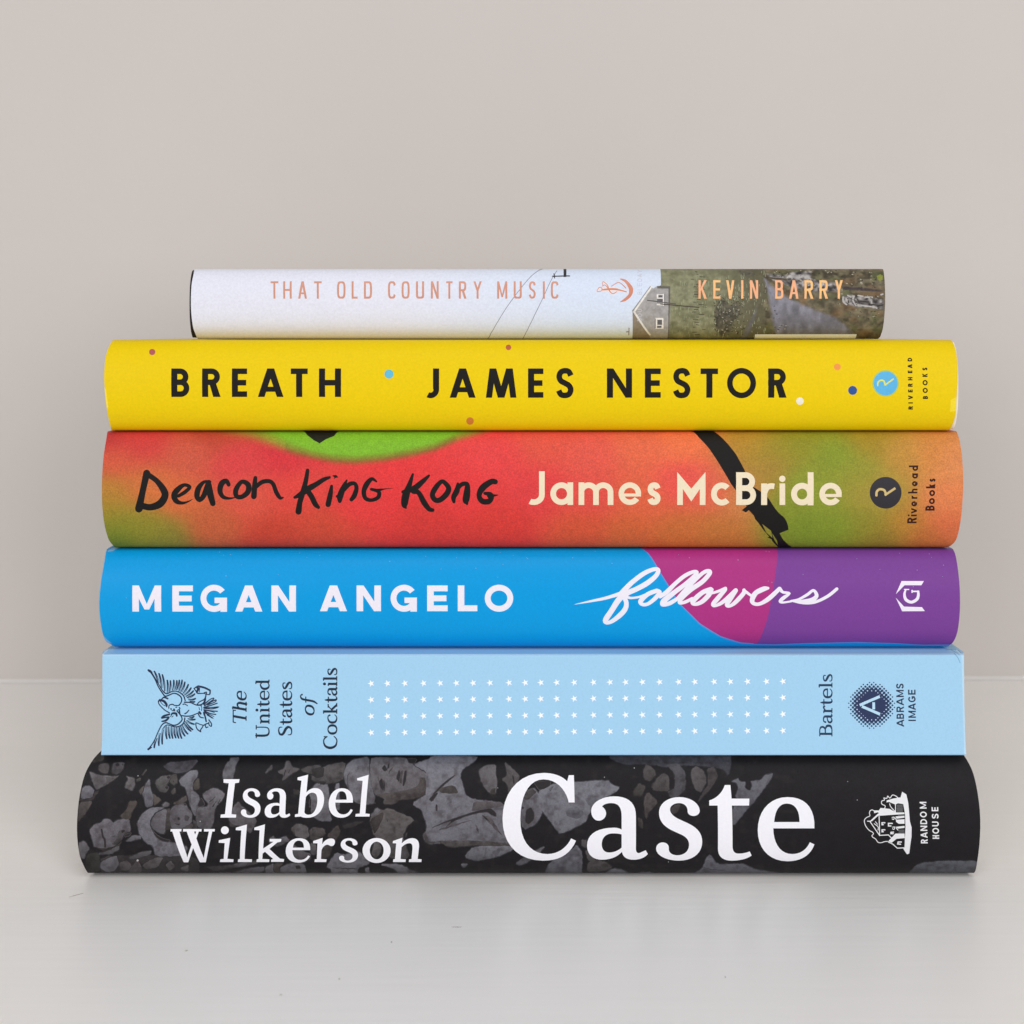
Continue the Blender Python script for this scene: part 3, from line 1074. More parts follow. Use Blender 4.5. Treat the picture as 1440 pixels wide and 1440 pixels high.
obj('board_case', case_mesh('board_case', S1, X(266.0, .0105), X(1243, .0105), .138), m_black, b1, label='black cloth boards showing at the end past the white jacket')
obj('page_block', page_mesh(S1, X(278, .0105), X(1230, .0065), .138), M_PAGES, b1)

# ================================================================== 2: yellow book
YEL = (234, 201, 2)
b2 = book('bright yellow book with black capitals and small coloured dots along its spine')
S2 = Spine(round_spine(.0035, *Z2, .0068, p=2.25))
A_ = Frame(120, 460, 520 / 1440)
C_ = Frame(580, 460, 520 / 1440)
br = [('B', 335, 405), ('R', 455, 527), ('E', 571, 630), ('A', 672, 772), ('T', 800, 866), ('H', 910, 996)]
jn = [('J', 50, 104), ('A', 145, 246), ('M', 286, 405), ('E', 450, 510), ('S', 557, 630), ('N', 757, 855), ('E', 905, 967), ('S', 1012, 1085), ('T', 1122, 1190), ('O', 1225, 1338), ('R', 1385, 1457)]
polys_b = run_sans(A_, br, 161, 272, 22, wv=24)
polys_j = []
for ch, a, b in jn:
    polys_j += sans(ch, a, 161 if ch not in 'OS' else 159, b, 275 if ch not in 'OSJ' else 277, 22, wv=24, splay=.12 if ch == 'M' else 0)
g2 = Frame(1220, 490, 1 / 14.4, rot=True, shear=-.018, y0=-1235)
rv = rot_items([('R', 1237, 1168), ('I', 1115, 1092), ('V', 1032, 950), ('E', 890, 832), ('R', 776, 708), ('H', 646, 580), ('E', 502, 448), ('A', 402, 318), ('D', 262, 188)])
bk = rot_items([('B', 1024, 962), ('O', 902, 798), ('O', 748, 640), ('K', 577, 508), ('S', 446, 388)])
rp = run_sans(g2, rv, 828, 920, 24)
bp_ = run_sans(g2, bk, 1124, 1226, 25)
G2 = Frame(1220, 490, 1 / 14.4)
dots = [((176, 84, 84), 214, 495, 4.4), ((92, 184, 214), 547, 526, 6.4), ((186, 92, 56), 715, 488.5, 3.9), ((206, 124, 40), 661, 592, 5.3), ((236, 232, 216), 1125, 564, 5.3), ((238, 148, 64), 1177.5, 516, 4.8), ((34, 78, 150), 1199, 549, 6.3)]
L2 = [Layer(c, [circle(x, y, r, 20)], ID, 'printed_dot#%d' % i) for i, (c, x, y, r) in enumerate(dots)]
L2 += [
    Layer((178, 196, 88), [circle(365, 705, 268, 40)], G2, 'publisher_emblem'),
    Layer((88, 178, 226), [circle(365, 705, 246, 40)], G2, 'publisher_emblem'),
    Layer((222, 224, 96), B('205,750,26 212,690,30 250,652,30 295,645,30 335,665,30 355,740,30;360,738,30 520,620,26'), G2, 'publisher_emblem'),
    Layer(INK, rp, g2, 'publisher_name'), Layer(INK, bp_, g2, 'publisher_name'),
    Layer(INK, polys_b, A_, 'title'), Layer(INK, polys_j, C_, 'author_name'),
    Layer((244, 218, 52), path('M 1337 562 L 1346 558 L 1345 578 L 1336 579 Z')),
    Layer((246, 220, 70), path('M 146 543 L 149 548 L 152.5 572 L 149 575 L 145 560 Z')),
]
m_p2 = printed('yellow_matte_laminate', .5, .045, spec=.14, bump=.015)
m_ink = printed('black_ink', .55, .12, spec=.15)
m_emb = printed('emblem_ink', .5, .05)
build_spine(b2, S2, [(164, 470), (159, 478), (154, 486), (149, 500), (147, 516), (146.3, 530), (147.2, 547), (149.5, 570), (153, 590), (156.5, 603), (159, 610)],
            [(1332, 470), (1336, 477), (1340, 482), (1344, 493), (1346, 508), (1346.6, 530), (1346, 545), (1345, 562), (1344, 578), (1342, 590), (1338, 600), (1333, 609)],
            YEL, L2, {None: m_p2, 'title': m_ink, 'author_name': m_ink, 'publisher_name': m_ink, 'publisher_emblem': m_emb, 'printed_dot': m_emb}, back=.152, cover_rgb=YEL)
m_cream = plain('cream_board', (242, 234, 216), .7, .3, .05, 500)
obj('board_case', case_mesh('board_case', S2, X(153, .0035), X(1348.5, .0035), .152, inset=.0005), m_cream, b2, label='cream boards peeking out at the tail corners')
obj('page_block', page_mesh(S2, X(163, .0035), X(1332, .0035), .152), M_PAGES, b2)

# ================================================================== 3: red, orange and green book
KEYS3 = [(150, 612, 192, 55, 56), (200, 620, 208, 62, 60), (160, 650, 212, 88, 62), (150, 690, 184, 128, 50), (205, 690, 210, 112, 60), (150, 735, 142, 138, 44), (200, 742, 150, 140, 46), (160, 762, 92, 118, 38), (230, 757, 132, 126, 48),
         (250, 700, 216, 104, 62), (270, 640, 204, 88, 64), (330, 650, 216, 64, 66), (300, 740, 196, 94, 58), (350, 700, 216, 84, 66), (380, 755, 200, 68, 50), (420, 690, 224, 70, 62), (450, 740, 206, 74, 54), (400, 640, 212, 52, 60), (300, 612, 186, 70, 50),
         (500, 700, 226, 62, 62), (560, 680, 228, 58, 60), (600, 740, 212, 58, 54), (650, 690, 228, 60, 62), (700, 640, 228, 68, 68), (700, 740, 214, 60, 54), (760, 620, 224, 84, 66), (760, 690, 222, 64, 66), (830, 640, 226, 88, 72), (820, 745, 210, 84, 54), (830, 700, 224, 78, 70),
         (900, 700, 222, 100, 66), (900, 625, 226, 104, 70), (880, 750, 204, 98, 54), (960, 620, 236, 116, 70), (960, 680, 234, 82, 76), (960, 750, 200, 108, 54), (1000, 690, 226, 98, 76), (1010, 750, 190, 114, 54), (1040, 700, 204, 128, 72), (1060, 620, 182, 134, 44),
         (1080, 660, 166, 130, 54), (1120, 620, 142, 140, 36), (1130, 680, 136, 148, 48), (1130, 740, 118, 138, 42), (1180, 640, 128, 148, 42), (1180, 740, 124, 144, 42), (1220, 700, 160, 144, 58), (1220, 620, 164, 134, 38), (1270, 640, 190, 140, 60), (1270, 740, 184, 130, 50),
         (1310, 640, 212, 134, 66), (1330, 700, 226, 130, 80), (1330, 740, 216, 108, 70), (1300, 757, 190, 108, 54), (1345, 650, 222, 138, 84), (1240, 755, 140, 122, 44), (1150, 700, 138, 150, 50), (1085, 625, 150, 136, 40), (1110, 715, 128, 140, 44), (1210, 660, 146, 146, 50), (1215, 735, 140, 136, 46), (1245, 690, 172, 142, 58), (148, 715, 168, 132, 48), (152, 745, 116, 128, 40), (195, 752, 128, 130, 42)]
K3 = np.array(KEYS3, float)
YB = [(150, 560), (283, 604), (353, 620), (412, 639), (470, 650), (500, 651.5), (540, 648), (580, 641), (612, 633), (642, 620), (688, 606), (760, 570)]


def sunset(px, py):
    d2 = (K3[:, 0] - px) ** 2 + ((K3[:, 1] - py) * 1.25) ** 2
    w = 1 / (d2 + 1300) ** 2.6
    c = (K3[:, 2:] * w[:, None]).sum(0) / w.sum()
    d = float(np.interp(px, [a for a, _ in YB], [b for _, b in YB])) - py
    soft = 26 if px < 360 else (26 - (px - 360) * .2 if px < 440 else 10)
    soft = max(soft, 8)
    if d > -6:
        olive = (138, 104, 46) if 400 < px < 640 else (170, 120, 54)
        c = mix(c, olive, (d + 4) / (soft * .7))
        c = mix(c, (126, 182, 44), (d - 2) / soft)
    return mix(tuple(c), (20, 14, 12), .05 * vnoise(px / 5, py / 5, 61))


b3 = book('thick red, orange and green speckled book with brush lettering')
S3 = Spine(round_spine(.0032, *Z3, .0070, p=2.2))
D1, D2, D3_ = Frame(180, 640, 1 / 6), Frame(400, 640, 1 / 9), Frame(550, 640, 170 / 1440)
F3, G3 = Frame(740, 660, 220 / 1440), Frame(940, 650, 260 / 1440)
CREAM = (236, 220, 190)
jm = sans('J', 8, 18, 170, 328, 52) + low('a', 222, 18, 432, 328, 52, 120) + low('m', 482, 18, 802, 328, 52, 120) + low('e', 850, 18, 1058, 328, 50, 120) + low('s', 1112, 18, 1240, 328, 52, 120)
mcb = [[(68, 76), (112, 130), (112, 333), (68, 333)], [(288, 76), (244, 130), (244, 333), (288, 333)], [(68, 76), (178, 206), (288, 76), (280, 154), (178, 306), (76, 154)]] + low('c', 332, 78, 482, 337, 45, 158) + sans('B', 527, 78, 682, 333, 44, wv=46) + low('r', 722, 78, 825, 333, 46, 165) + low('i', 865, 96, 908, 333, 44, 165) + low('d', 955, 78, 1130, 336, 46, 160) + low('e', 1175, 78, 1350, 336, 44, 160)
r3 = Frame(1215, 640, 1 / 12, rot=True, shear=.03, y0=-1150)
rh_ = []
for c, a, b, t in [('R', 1150, 1052, 726), ('i', 1032, 1006, 0), ('v', 988, 892, 0), ('e', 866, 778, 0), ('r', 738, 686, 0), ('h', 646, 566, 0), ('e', 526, 438, 0), ('a', 396, 308, 0), ('d', 266, 174, 0)]:
    rh_ += sans(c, -a, 728, -b, 886, 30) if t else low(c, -a, 728, -b, 886, 29, 790)
bo_ = []
for c, a, b, t in [('B', 937, 850, 1), ('o', 827, 725, 0), ('o', 692, 588, 0), ('k', 560, 488, 0), ('s', 452, 394, 0)]:
    bo_ += sans(c, -a, 1028, -b, 1184, 31) if t else low(c, -a, 1028, -b, 1184, 30, 1086)
R3 = Frame(1215, 640, 1 / 12)
BR = Frame(960, 600, .125)
BLK = (24, 21, 21)
L3 = [
    Layer((28, 28, 24), path('M 423 600 L 432 612 L 441 619 L 449.5 623.5 L 458 618 L 470 613 L 478 606 L 486 598 Z')),
    Layer(BLK, path('M 80 20 L 330 20 L 345 52 C 420 90 520 200 600 310 C 650 400 690 470 720 540 L 800 680 L 880 730 L 960 800 C 1000 850 1050 960 1130 1010 C 1170 1050 1190 1110 1190 1160 L 1150 1175 L 1090 1200 L 1130 1270 L 1215 1345 L 1240 1380 L 1080 1380 L 1060 1340 L 1010 1290 L 1000 1268 L 950 1242 L 975 1240 L 910 1165 L 850 1080 L 815 1040 L 800 1000 L 745 940 L 710 965 L 665 940 L 720 895 L 610 800 L 600 720 L 545 645 L 490 550 L 400 400 L 300 250 L 180 120 Z M 895 1095 L 995 1172 L 1010 1250 L 940 1190 Z M 1004 1195 L 1060 1280 L 1070 1330 L 1030 1270 Z'), BR, 'brush_stroke', True),
    Layer(BLK, Bw(1.1, '158,152,54 125,300,48 92,452,60;168,165,42 240,215,40 298,290,52 312,345,54 270,410,58 190,440,50 110,425,48;96,470,24 90,440,40;425,345,26 480,312,30 520,270,28 475,252,28 425,285,42 390,335,46 405,385,40 450,404,26 500,395,14 545,372,4;692,225,22 640,228,26 595,280,42 582,345,42 605,378,34 640,340,40 665,270,40 682,228,36;678,250,50 692,320,52 716,408,42;850,250,30 828,218,36 790,240,44 776,300,40 800,350,32 850,365,20 905,358,7;960,225,32 912,290,40 915,345,36 960,352,36 1012,310,42 1014,250,42 960,225,32;1075,192,30 1068,260,40 1062,348,44;1078,270,30 1130,228,34 1190,220,32 1225,245,32 1250,310,34 1282,360,28 1310,358,10'), D1, 'title'),
    Layer(BLK, Bw(1.1, '293,192,42 270,330,54 230,480,62 195,600,62 178,715,72;570,282,32 500,308,50 400,370,60 280,440,74 200,500,60 130,535,34;290,450,62 340,520,62 390,620,60 430,660,40;597,392,34 580,500,58 553,625,62;618,262,16 650,270,34 670,278,14;650,270,24 630,296,8;788,318,20 745,410,58 705,520,74 700,582,46;665,520,30 700,540,50;740,450,50 820,370,52 888,360,44 912,420,50 885,510,58 848,562,46;1165,335,20 1105,302,44 1040,370,62 1005,460,54 1025,545,48 1100,570,42 1180,540,48 1200,490,48 1180,455,42 1100,432,34;1180,448,44 1260,430,15 1375,418,4'), D2, 'title'),
    Layer(BLK, Bw(1.1, '258,228,26 220,350,54 175,480,82 160,590,70 178,632,18;450,245,28 380,310,52 270,400,66 140,438,36;270,430,62 330,450,52 390,560,62 450,640,52 495,655,40;500,640,14 490,660,30;600,315,46 530,390,58 492,470,56 520,530,56 580,535,58 655,470,62 686,400,58 650,340,50 600,315,46;795,340,28 785,420,62 745,500,56 748,555,36;795,390,48 850,345,48 905,350,50 905,440,72 892,540,74 905,580,28;1240,318,58 1190,318,62 1090,390,72 1048,480,56 1085,548,60 1160,552,62 1195,510,52 1180,470,56 1115,455,32;1170,488,50 1270,476,10'), D3_, 'title'),
    Layer(CREAM, jm, F3, 'author_name'), Layer(CREAM, mcb, G3, 'author_name'),
    Layer((36, 32, 40), [circle(365, 635, 268, 40)], R3, 'publisher_emblem'),
    Layer((204, 178, 118), B('210,680,40 215,620,40 250,582,40 295,576,40 340,592,40 362,632,40 366,668,40') + LN('352,676 530,556', 38, sm=False, cap=False), R3, 'publisher_emblem'),
    Layer((52, 20, 20), rh_, r3, 'publisher_name'), Layer((52, 20, 20), bo_, r3, 'publisher_name'),
]
m_p3 = printed('speckled_jacket_print', .55, .2, gscale=2300, spec=.16, mottle=.03, mscale=420, bump=.03)
m_lace = printed('cream_ink', .5, .04)
build_spine(b3, S3, [(155, 598), (151, 608), (149.5, 618), (147, 632), (144.5, 655), (143.2, 685), (144, 715), (147, 738), (150.5, 752), (154, 761), (160, 768), (164, 774)],
            [(1341, 600), (1346, 609), (1350, 622), (1353, 645), (1354.6, 672), (1353.6, 705), (1350.5, 735), (1346, 755), (1341, 764), (1332, 770)],
            sunset, L3, {None: m_p3, 'title': m_ink, 'author_name': m_lace, 'publisher_name': m_ink, 'publisher_emblem': m_emb, 'brush_stroke': m_ink}, grid=0.8, back=.155, cover_rgb=(200, 84, 58))
m_dark = plain('dark_board', (62, 52, 50), .7, .3, .08, 500)
obj('board_case', case_mesh('board_case', S3, X(158, .0032), X(1339, .0032), .155), m_dark, b3)
obj('page_block', page_mesh(S3, X(166, .0032), X(1331, .0032), .155), M_PAGES, b3)

# ================================================================== 4: blue, magenta and purple book
b4 = book('glossy blue book turning magenta and purple, with white script along the spine')
S4 = Spine(round_spine(.0025, *Z4, .0072, p=2.3))
E4 = Frame(780, 750, 420 / 1440)
M1, M2 = Frame(120, 750, .25), Frame(440, 750, .25)
W1 = Frame(800, 780, 200 / 1440)
GL = Frame(1140, 750, 230 / 1440)
WHITE4 = (234, 230, 242)
BLUE4, MAG4, PUR4 = (0, 152, 220), (170, 50, 128), (120, 64, 148)
mg = [('M', 265, 427), ('E', 490, 605), ('G', 648, 797), ('A', 843, 996), ('N', 1047, 1185)]
an = [('A', 40, 192), ('N', 246, 383), ('G', 437, 585), ('E', 643, 758), ('L', 815, 925), ('O', 967, 1127)]
ip = []
for ch, a, b in mg:
    ip += sans(ch, a, 293 if ch not in 'GO' else 289, b, 440 if ch not in 'GO' else 442, 33, wv=37)
ip2 = []
for ch, a, b in an:
    ip2 += sans(ch, a, 293 if ch not in 'GO' else 289, b, 438 if ch not in 'GO' else 441, 33, wv=37)


def off(txt, dx, dy):
    return ';'.join(' '.join('%g,%g,%s' % (float(t.split(',')[0]) + dx, float(t.split(',')[1]) + dy, t.split(',')[2]) for t in s.split()) for s in txt.split(';'))


script = '60,503,3 150,485,14 250,465,24 350,445,30 440,420,34 520,395,42;515,405,42 560,360,52 640,280,48 760,190,46 860,148,40 905,158,42 880,215,46 790,290,52 680,350,50 590,390,54 510,450,58 430,570,54 372,660,54 385,690,34 440,672,40 520,610,50 570,550,50 582,490,46 560,430,44;575,420,34 620,438,24 690,432,22 750,415,24 860,368,30'
script += ';890,365,44 800,400,44 728,468,48 745,503,36 800,498,36 870,445,42 918,385,44 890,362,36;905,410,30 950,405,36'
script += ';925,425,36 1000,370,46 1080,290,40 1180,210,40 1270,172,36 1290,195,40 1190,290,44 1070,380,48 965,465,56 950,505,40 1020,492,42 1100,445,36'
script += ';1100,445,36 1170,370,44 1250,285,40 1350,190,38 1410,165,40 1425,190,44 1350,275,46 1240,350,48 1145,435,48 1120,485,34 1170,482,34 1250,445,34'
script += ';1435,350,46 1350,385,46 1258,470,50 1275,502,34 1345,478,44 1415,410,48 1445,355,42'
script += ';' + off('20,300,40 60,320,26 140,300,28 218,268,32;216,282,38 140,370,48 92,430,42 120,443,30 200,400,40 318,288,38;322,290,44 262,380,50 232,435,42 262,447,32 320,408,42 400,320,44 405,288,36;405,292,32 440,315,28 476,343,24;480,345,28 560,300,40 650,268,24;650,266,24 600,264,26 520,320,50 487,390,48 510,425,36 570,424,36 660,370,46 765,272,40;770,278,38 800,308,28 862,320,26 800,370,38 772,400,32 800,412,22 885,400,20;880,398,22 960,380,24 1050,330,30 1108,290,28 1140,345,40 1080,390,44 940,398,14;890,398,14 1000,420,20 1120,410,28 1250,350,32 1345,275,32', 1368, 72)
dust = []
for i in range(46):
    x, y = rnd.uniform(160, 1330), 772 + abs(rnd.gauss(0, 34))
    if y < 900:
        dust.append(circle(x, y, rnd.uniform(.35, .8), 6, rnd.uniform(.3, .6)))
L4 = [
    Layer((104, 140, 214), path('M 897 755 L 903 770 L 910 777.5 L 927.5 805 L 954 848 L 984 878.5 L 1013 896 L 1042 905 L 1064 906.4 L 1090 907 L 1130 905.5 L 1200 903.6 L 1260 905 L 1300 907.5 L 1350 908 L 1350 905 L 1064 900 Z')),
    Layer(PUR4, path('M 1092 740 L 1380 740 L 1380 906 L 1300 906.6 L 1260 904.5 L 1205 902.8 L 1130 904.5 L 1090 906 L 1060 905.6 L 1060 860 Z')),
    Layer(MAG4, path('M 893 740 L 899 769 C 905 773 911 777 912 778 L 929 805 L 955.5 848 L 985 877 L 1013.5 894.5 L 1042.5 903.5 L 1064.5 905 L 1069 898 L 1080 867 L 1089 817 L 1093.5 779 L 1092.5 769 L 1092 740 Z')),
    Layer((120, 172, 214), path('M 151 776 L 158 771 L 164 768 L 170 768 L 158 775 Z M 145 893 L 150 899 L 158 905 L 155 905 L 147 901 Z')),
    Layer((148, 176, 206), dust),
    Layer((24, 78, 132), B(';'.join(' '.join('%s,%s,%g' % (t.split(',')[0], t.split(',')[1], float(t.split(',')[2]) + 9) for t in s.split()) for s in script.split(';')), 3), W1) if False else Layer((24, 78, 132), []),
    Layer(WHITE4, ip, M1, 'author_name'), Layer(WHITE4, ip2, M2, 'author_name'),
    Layer(WHITE4, B(script), W1, 'title'),
    Layer((236, 230, 244), path('M 750 535 L 800 420 L 997 420 L 975 457 L 826 457 Z M 750 568 L 822 645 L 980 650 L 1005 685 L 806 686 Z'), GL, 'publisher_emblem'),
    Layer((236, 230, 244), B('836,500,14 826,535,22 838,582,27 885,606,26 934,582,27 948,545,24 946,512,20') + LN('822,494 868,494', 10, sm=False, cap=False) + LN('890,511 957,511;893,498 893,524', 13, sm=False, cap=False), GL, 'publisher_emblem'),
]
m_p4 = printed('satin_laminate', .42, .045, spec=.15, bump=.02)
m_w4 = printed('white_ink', .45, .02)
build_spine(b4, S4, [(160, 762), (152, 770), (149, 777), (146, 795), (142.5, 815), (140, 838), (139.6, 855), (141.5, 875), (145, 893), (149, 902), (158, 907), (166, 912)],
            [(1334, 763), (1340, 772), (1344, 782), (1347, 800), (1349.5, 825), (1350, 850), (1349, 870), (1346, 890), (1341, 902), (1336, 907), (1328, 912)],
            BLUE4, L4, {None: m_p4, 'title': m_w4, 'author_name': m_w4, 'publisher_emblem': m_w4}, back=.150, cover_rgb=BLUE4)
m_navy = plain('blue_board', (40, 96, 150), .7, .3, .08, 500)
obj('board_case', case_mesh('board_case', S4, X(160, .0025), X(1334, .0025), .150), m_navy, b4)
obj('page_block', page_mesh(S4, X(168, .0025), X(1326, .0025), .150), M_PAGES, b4)

# ================================================================== 5: pale blue square-backed book
PALE = (161, 205, 236)
b5 = book('pale blue square-backed book with rows of white stars and a navy eagle')
z0, z1 = Z5[0] + .00012, Z5[1] - .00012
r = .0006
sec5 = [(.0105, z0), (.004, z0)] + [(r - r * math.sin(a), z0 + r - r * math.cos(a)) for a in [math.pi / 2 * i / 6 for i in range(7)]]
nst = 8
sec5 += [(0.0, z0 + r + (z1 - z0 - 2 * r) * i / nst) for i in range(1, nst)]
sec5 += [(r - r * math.cos(a), z1 - r + r * math.sin(a)) for a in [math.pi / 2 * i / 6 for i in range(7)]]
sec5 += [(.0035, z1), (.0105, z1)]
S5 = Spine(sec5)
EG = Frame(200, 935, 110 / 1267)
NAVY = (16, 32, 66)
T5 = Frame(310, 900, 190 / 1440, rot=True)
R5 = Frame(1120, 890, 250 / 1440, rot=True)
A5 = Frame(1190, 950, 110 / 1440)
V5 = Frame(1190, 950, 110 / 1440, rot=True, shear=-.012, y0=-945)


def feathers(tips, bases):
    out = []
    for (x, y), (u, v) in zip(tips, bases):
        dx, dy = x - u, y - v
        l = math.hypot(dx, dy)
        nx, ny = -dy / l, dx / l
        out += quads(smooth([(u, v, 15), (u + dx * .5 + nx * 5, v + dy * .5 + ny * 5, 20), (x, y, 23)], 3), cap=True)
        out += quads(smooth([(u + nx * 20, v + ny * 20, 6), (u + dx * .55 + nx * 23, v + dy * .55 + ny * 23, 10), (x + nx * 9, y + ny * 9, 11)], 3), cap=True)
    return out


up_t = [(195, 105), (270, 140), (325, 160), (405, 250), (455, 258), (510, 250), (560, 256), (600, 250), (645, 248), (690, 280), (745, 318), (790, 372), (828, 420), (850, 470), (862, 545), (850, 596)]
up_b = [(262, 300), (312, 380), (362, 425), (404, 448), (440, 432), (490, 412), (530, 402), (562, 402), (594, 425), (628, 435), (660, 462), (688, 486), (710, 512), (730, 532), (752, 562), (772, 588)]
lo_t = [(195, 1340), (270, 1305), (325, 1280), (400, 1195), (450, 1187), (495, 1187), (545, 1182), (592, 1185), (640, 1188), (692, 1150), (738, 1118), (790, 1072), (818, 1048), (842, 960), (856, 882), (838, 836)]
lo_b = [(240, 1190), (292, 1110), (342, 1050), (388, 990), (430, 1000), (478, 1005), (516, 1012), (556, 1012), (596, 1006), (622, 1000), (650, 980), (680, 950), (700, 922), (720, 900), (742, 872), (768, 852)]
eagle = feathers(up_t, up_b) + feathers(lo_t, lo_b)
eagle += Bw(1.45, '100,85,22 128,104,30 158,120,14;100,85,13 150,140,13 210,240,13 260,350,14 330,460,15 372,506,16 430,492,15 500,462,14 560,470,16 620,512,16 640,560,15 628,610,14 590,655,13 540,656,11;160,130,9 220,232,11 300,370,12 350,440,14 400,466,14 470,436,13 540,425,13 610,450,14 670,502,15 696,578,14')
eagle += Bw(1.45, '98,1366,14 150,1300,13 205,1210,13 260,1080,13 320,972,14 380,936,15 440,956,14 510,978,15 580,960,15 640,900,15 640,850,14 604,790,16 560,745,12;690,858,14 680,920,15 636,975,14 560,1003,13 470,990,12 392,975,11 330,1040,10;98,1366,24 150,1335,14')
eagle += Bw(1.45, '412,546,20 352,526,18 310,560,12;285,570,26 350,588,28 392,640,28 396,676,16;262,585,14 270,630,13 310,680,13 370,735,13 440,776,13;265,588,16 285,568,20;290,590,10 330,640,8 372,665,10;430,702,12 438,655,13 490,638,13 520,655,12 560,660,11 606,652,11;465,712,18 468,716,18;515,722,22 517,726,20;545,690,12 560,684,12;600,690,14 612,705,12;570,735,10 590,725,10;480,740,10 530,745,12;600,720,14 606,790,20')
eagle += Bw(1.45, '440,800,20 352,828,24 318,860,18 400,848,16 428,852,22 384,900,24 320,915,16;470,812,14 490,786,22 545,788,26 560,826,20;455,840,9 470,820,9;480,845,9 500,825,9;684,605,16 780,610,14 850,640,13 900,654,13 965,654,10;640,820,12 700,830,15 790,826,14 880,790,12 940,768,10;692,790,16 720,775,14 755,735,12;662,640,14 690,634,12 735,662,10;940,650,9 965,690,9 960,740,9;920,690,8 930,730,8;925,765,24 945,790,24;1000,770,22 1012,800,18')
eagle += Bw(1.45, '1000,640,18 1100,560,12 1152,538,12 1150,560,12 1050,630,12;1010,660,16 1120,600,12 1192,568,14 1180,600,12 1060,650,12;1000,690,18 1100,660,13 1212,622,14;1000,700,16 1130,690,12 1228,684,16 1130,712,12 1010,705,12;1000,730,18 1120,745,13 1216,752,14;1010,750,16 1110,790,13 1190,802,14;1010,760,16 1080,820,14 1142,862,14 1050,810,12;1040,640,9 1140,620,9;1040,735,9 1170,770,9;1060,790,9 1160,835,9')
eagle += Bw(1.45, '890,642,14 925,600,13 1000,562,14 1025,525,16 1032,480,14;905,650,12 960,640,13 1005,605,22 1022,550,22;840,382,13 900,345,16 930,345,16;930,350,22 1010,370,22 1098,412,20;1100,412,18 1095,470,16 1060,480,12 1000,462,11 900,460,15 872,425,14 840,385,12;892,360,30 905,390,26 890,430,24;930,372,10 925,440,9;1000,455,14 1040,440,12 1040,470,12;905,790,13 940,845,14 992,858,12;1000,790,20 1020,840,18 1036,915,18;880,940,13 868,960,13 885,1030,13 942,1080,15 946,1052,14 985,985,12 940,965,11 880,940,12;985,985,14 1040,955,14 1075,945,12;1080,892,14 1120,950,13 1118,995,13 1085,975,12 1078,930,12;1020,970,12 1035,1015,13 1065,1005,12')
words = serif_word('The', -905, -556, 277, 130, .16, 1.45) + serif_word('United', -1053, -422, 521, 378, 0, 1.45) + serif_word('States', -1027, -446, 762, 618, 0, 1.45) + serif_word('of', -815, -628, 1001, 858, .16, 1.45) + serif_word('Cocktails', -1165, -300, 1243, 1098, 0, 1.45)
bart = serif_word('Bartels', -842, -335, 290, 184, 0, 1.45)
stx = [51, 104, 161, 222, 276, 329, 384, 439, 501, 554, 605, 657, 714, 777, 831, 882, 937, 993, 1055, 1108, 1171, 1224, 1280, 1342, 1396]
stars = []
for x in stx:
    for ya, yb in ((142, 135), (195, 188), (249, 242), (302.5, 296)):
        t = (x - 51) / (1396 - 51)
        X0, Y0 = 500 + x * .43056, 900 + (ya * (1 - t) + yb * t) * .43056
        stars.append([(X0 + (5.2 if i % 2 == 0 else 1.95) * math.cos(math.pi + i * math.pi / 5), Y0 + (5.2 if i % 2 == 0 else 1.95) * math.sin(math.pi + i * math.pi / 5)) for i in range(10)])
half = [circle(468, 548, 300, 48)]
for j in range(-14, 15):
    for i in range(-7, 8):
        x, y = 468 + i * 76.5 + (38.2 if j % 2 else 0), 548 + j * 38.2
        d = math.hypot(x - 468, y - 548)
        rr = 35 - (d - 270) * .148
        if 255 < d < 425 and rr > 7:
            half.append(circle(x, y, rr, 10))
holes5 = []
for j in range(-14, 15):
    for i in range(-7, 8):
        x, y = 468 + i * 76.5 + (0 if j % 2 else 38.2), 548 + j * 38.2
        d = math.hypot(x - 468, y - 548)
        if 236 < d < 305:
            holes5.append(circle(x, y, 6 + (d - 236) * .16, 8))
ab = rot_items([('A', 945, 806), ('B', 796, 698), ('R', 672, 566), ('A', 552, 412), ('M', 397, 264), ('S', 246, 144)])
im = rot_items([('I', 838, 812), ('M', 778, 648), ('A', 636, 508), ('G', 492, 380), ('E', 352, 260)])
edge_lt = path('M 140 910 L 1365 907 L 1365 921 L 140 924 Z')
L5 = [
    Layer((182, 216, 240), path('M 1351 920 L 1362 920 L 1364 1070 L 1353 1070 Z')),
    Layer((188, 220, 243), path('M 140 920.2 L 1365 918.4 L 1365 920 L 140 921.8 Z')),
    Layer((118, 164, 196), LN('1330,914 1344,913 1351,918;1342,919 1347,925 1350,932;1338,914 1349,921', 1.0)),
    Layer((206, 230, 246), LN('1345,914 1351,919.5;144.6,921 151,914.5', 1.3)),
    Layer((116, 158, 186), LN('120,917.6 160,917.8 1340,914.5', .9) if False else []),
    Layer(NAVY, eagle, EG, 'eagle_emblem'),
    Layer((14, 30, 54), words, T5, 'title'),
    Layer((246, 249, 255), stars, ID, 'star_pattern'),
    Layer((20, 48, 80), bart, R5, 'author_name'),
    Layer((32, 46, 86), half, A5, 'publisher_emblem'),
    Layer((176, 214, 240), holes5, A5, 'publisher_emblem'),
    Layer((182, 218, 242), LN('248,545 618,385;290,568 622,712;505,492 507,622', 50, sm=False, cap=False), A5, 'publisher_emblem'),
    Layer((24, 40, 70), run_sans(V5, ab, 928, 1066, 26), V5, 'publisher_name'),
    Layer((24, 40, 70), run_sans(V5, im, 1146, 1284, 26), V5, 'publisher_name'),
]
m_p5 = printed('pale_blue_paper', .55, .03, spec=.2, bump=.03)
mi5 = printed('navy_ink', .5, .05)
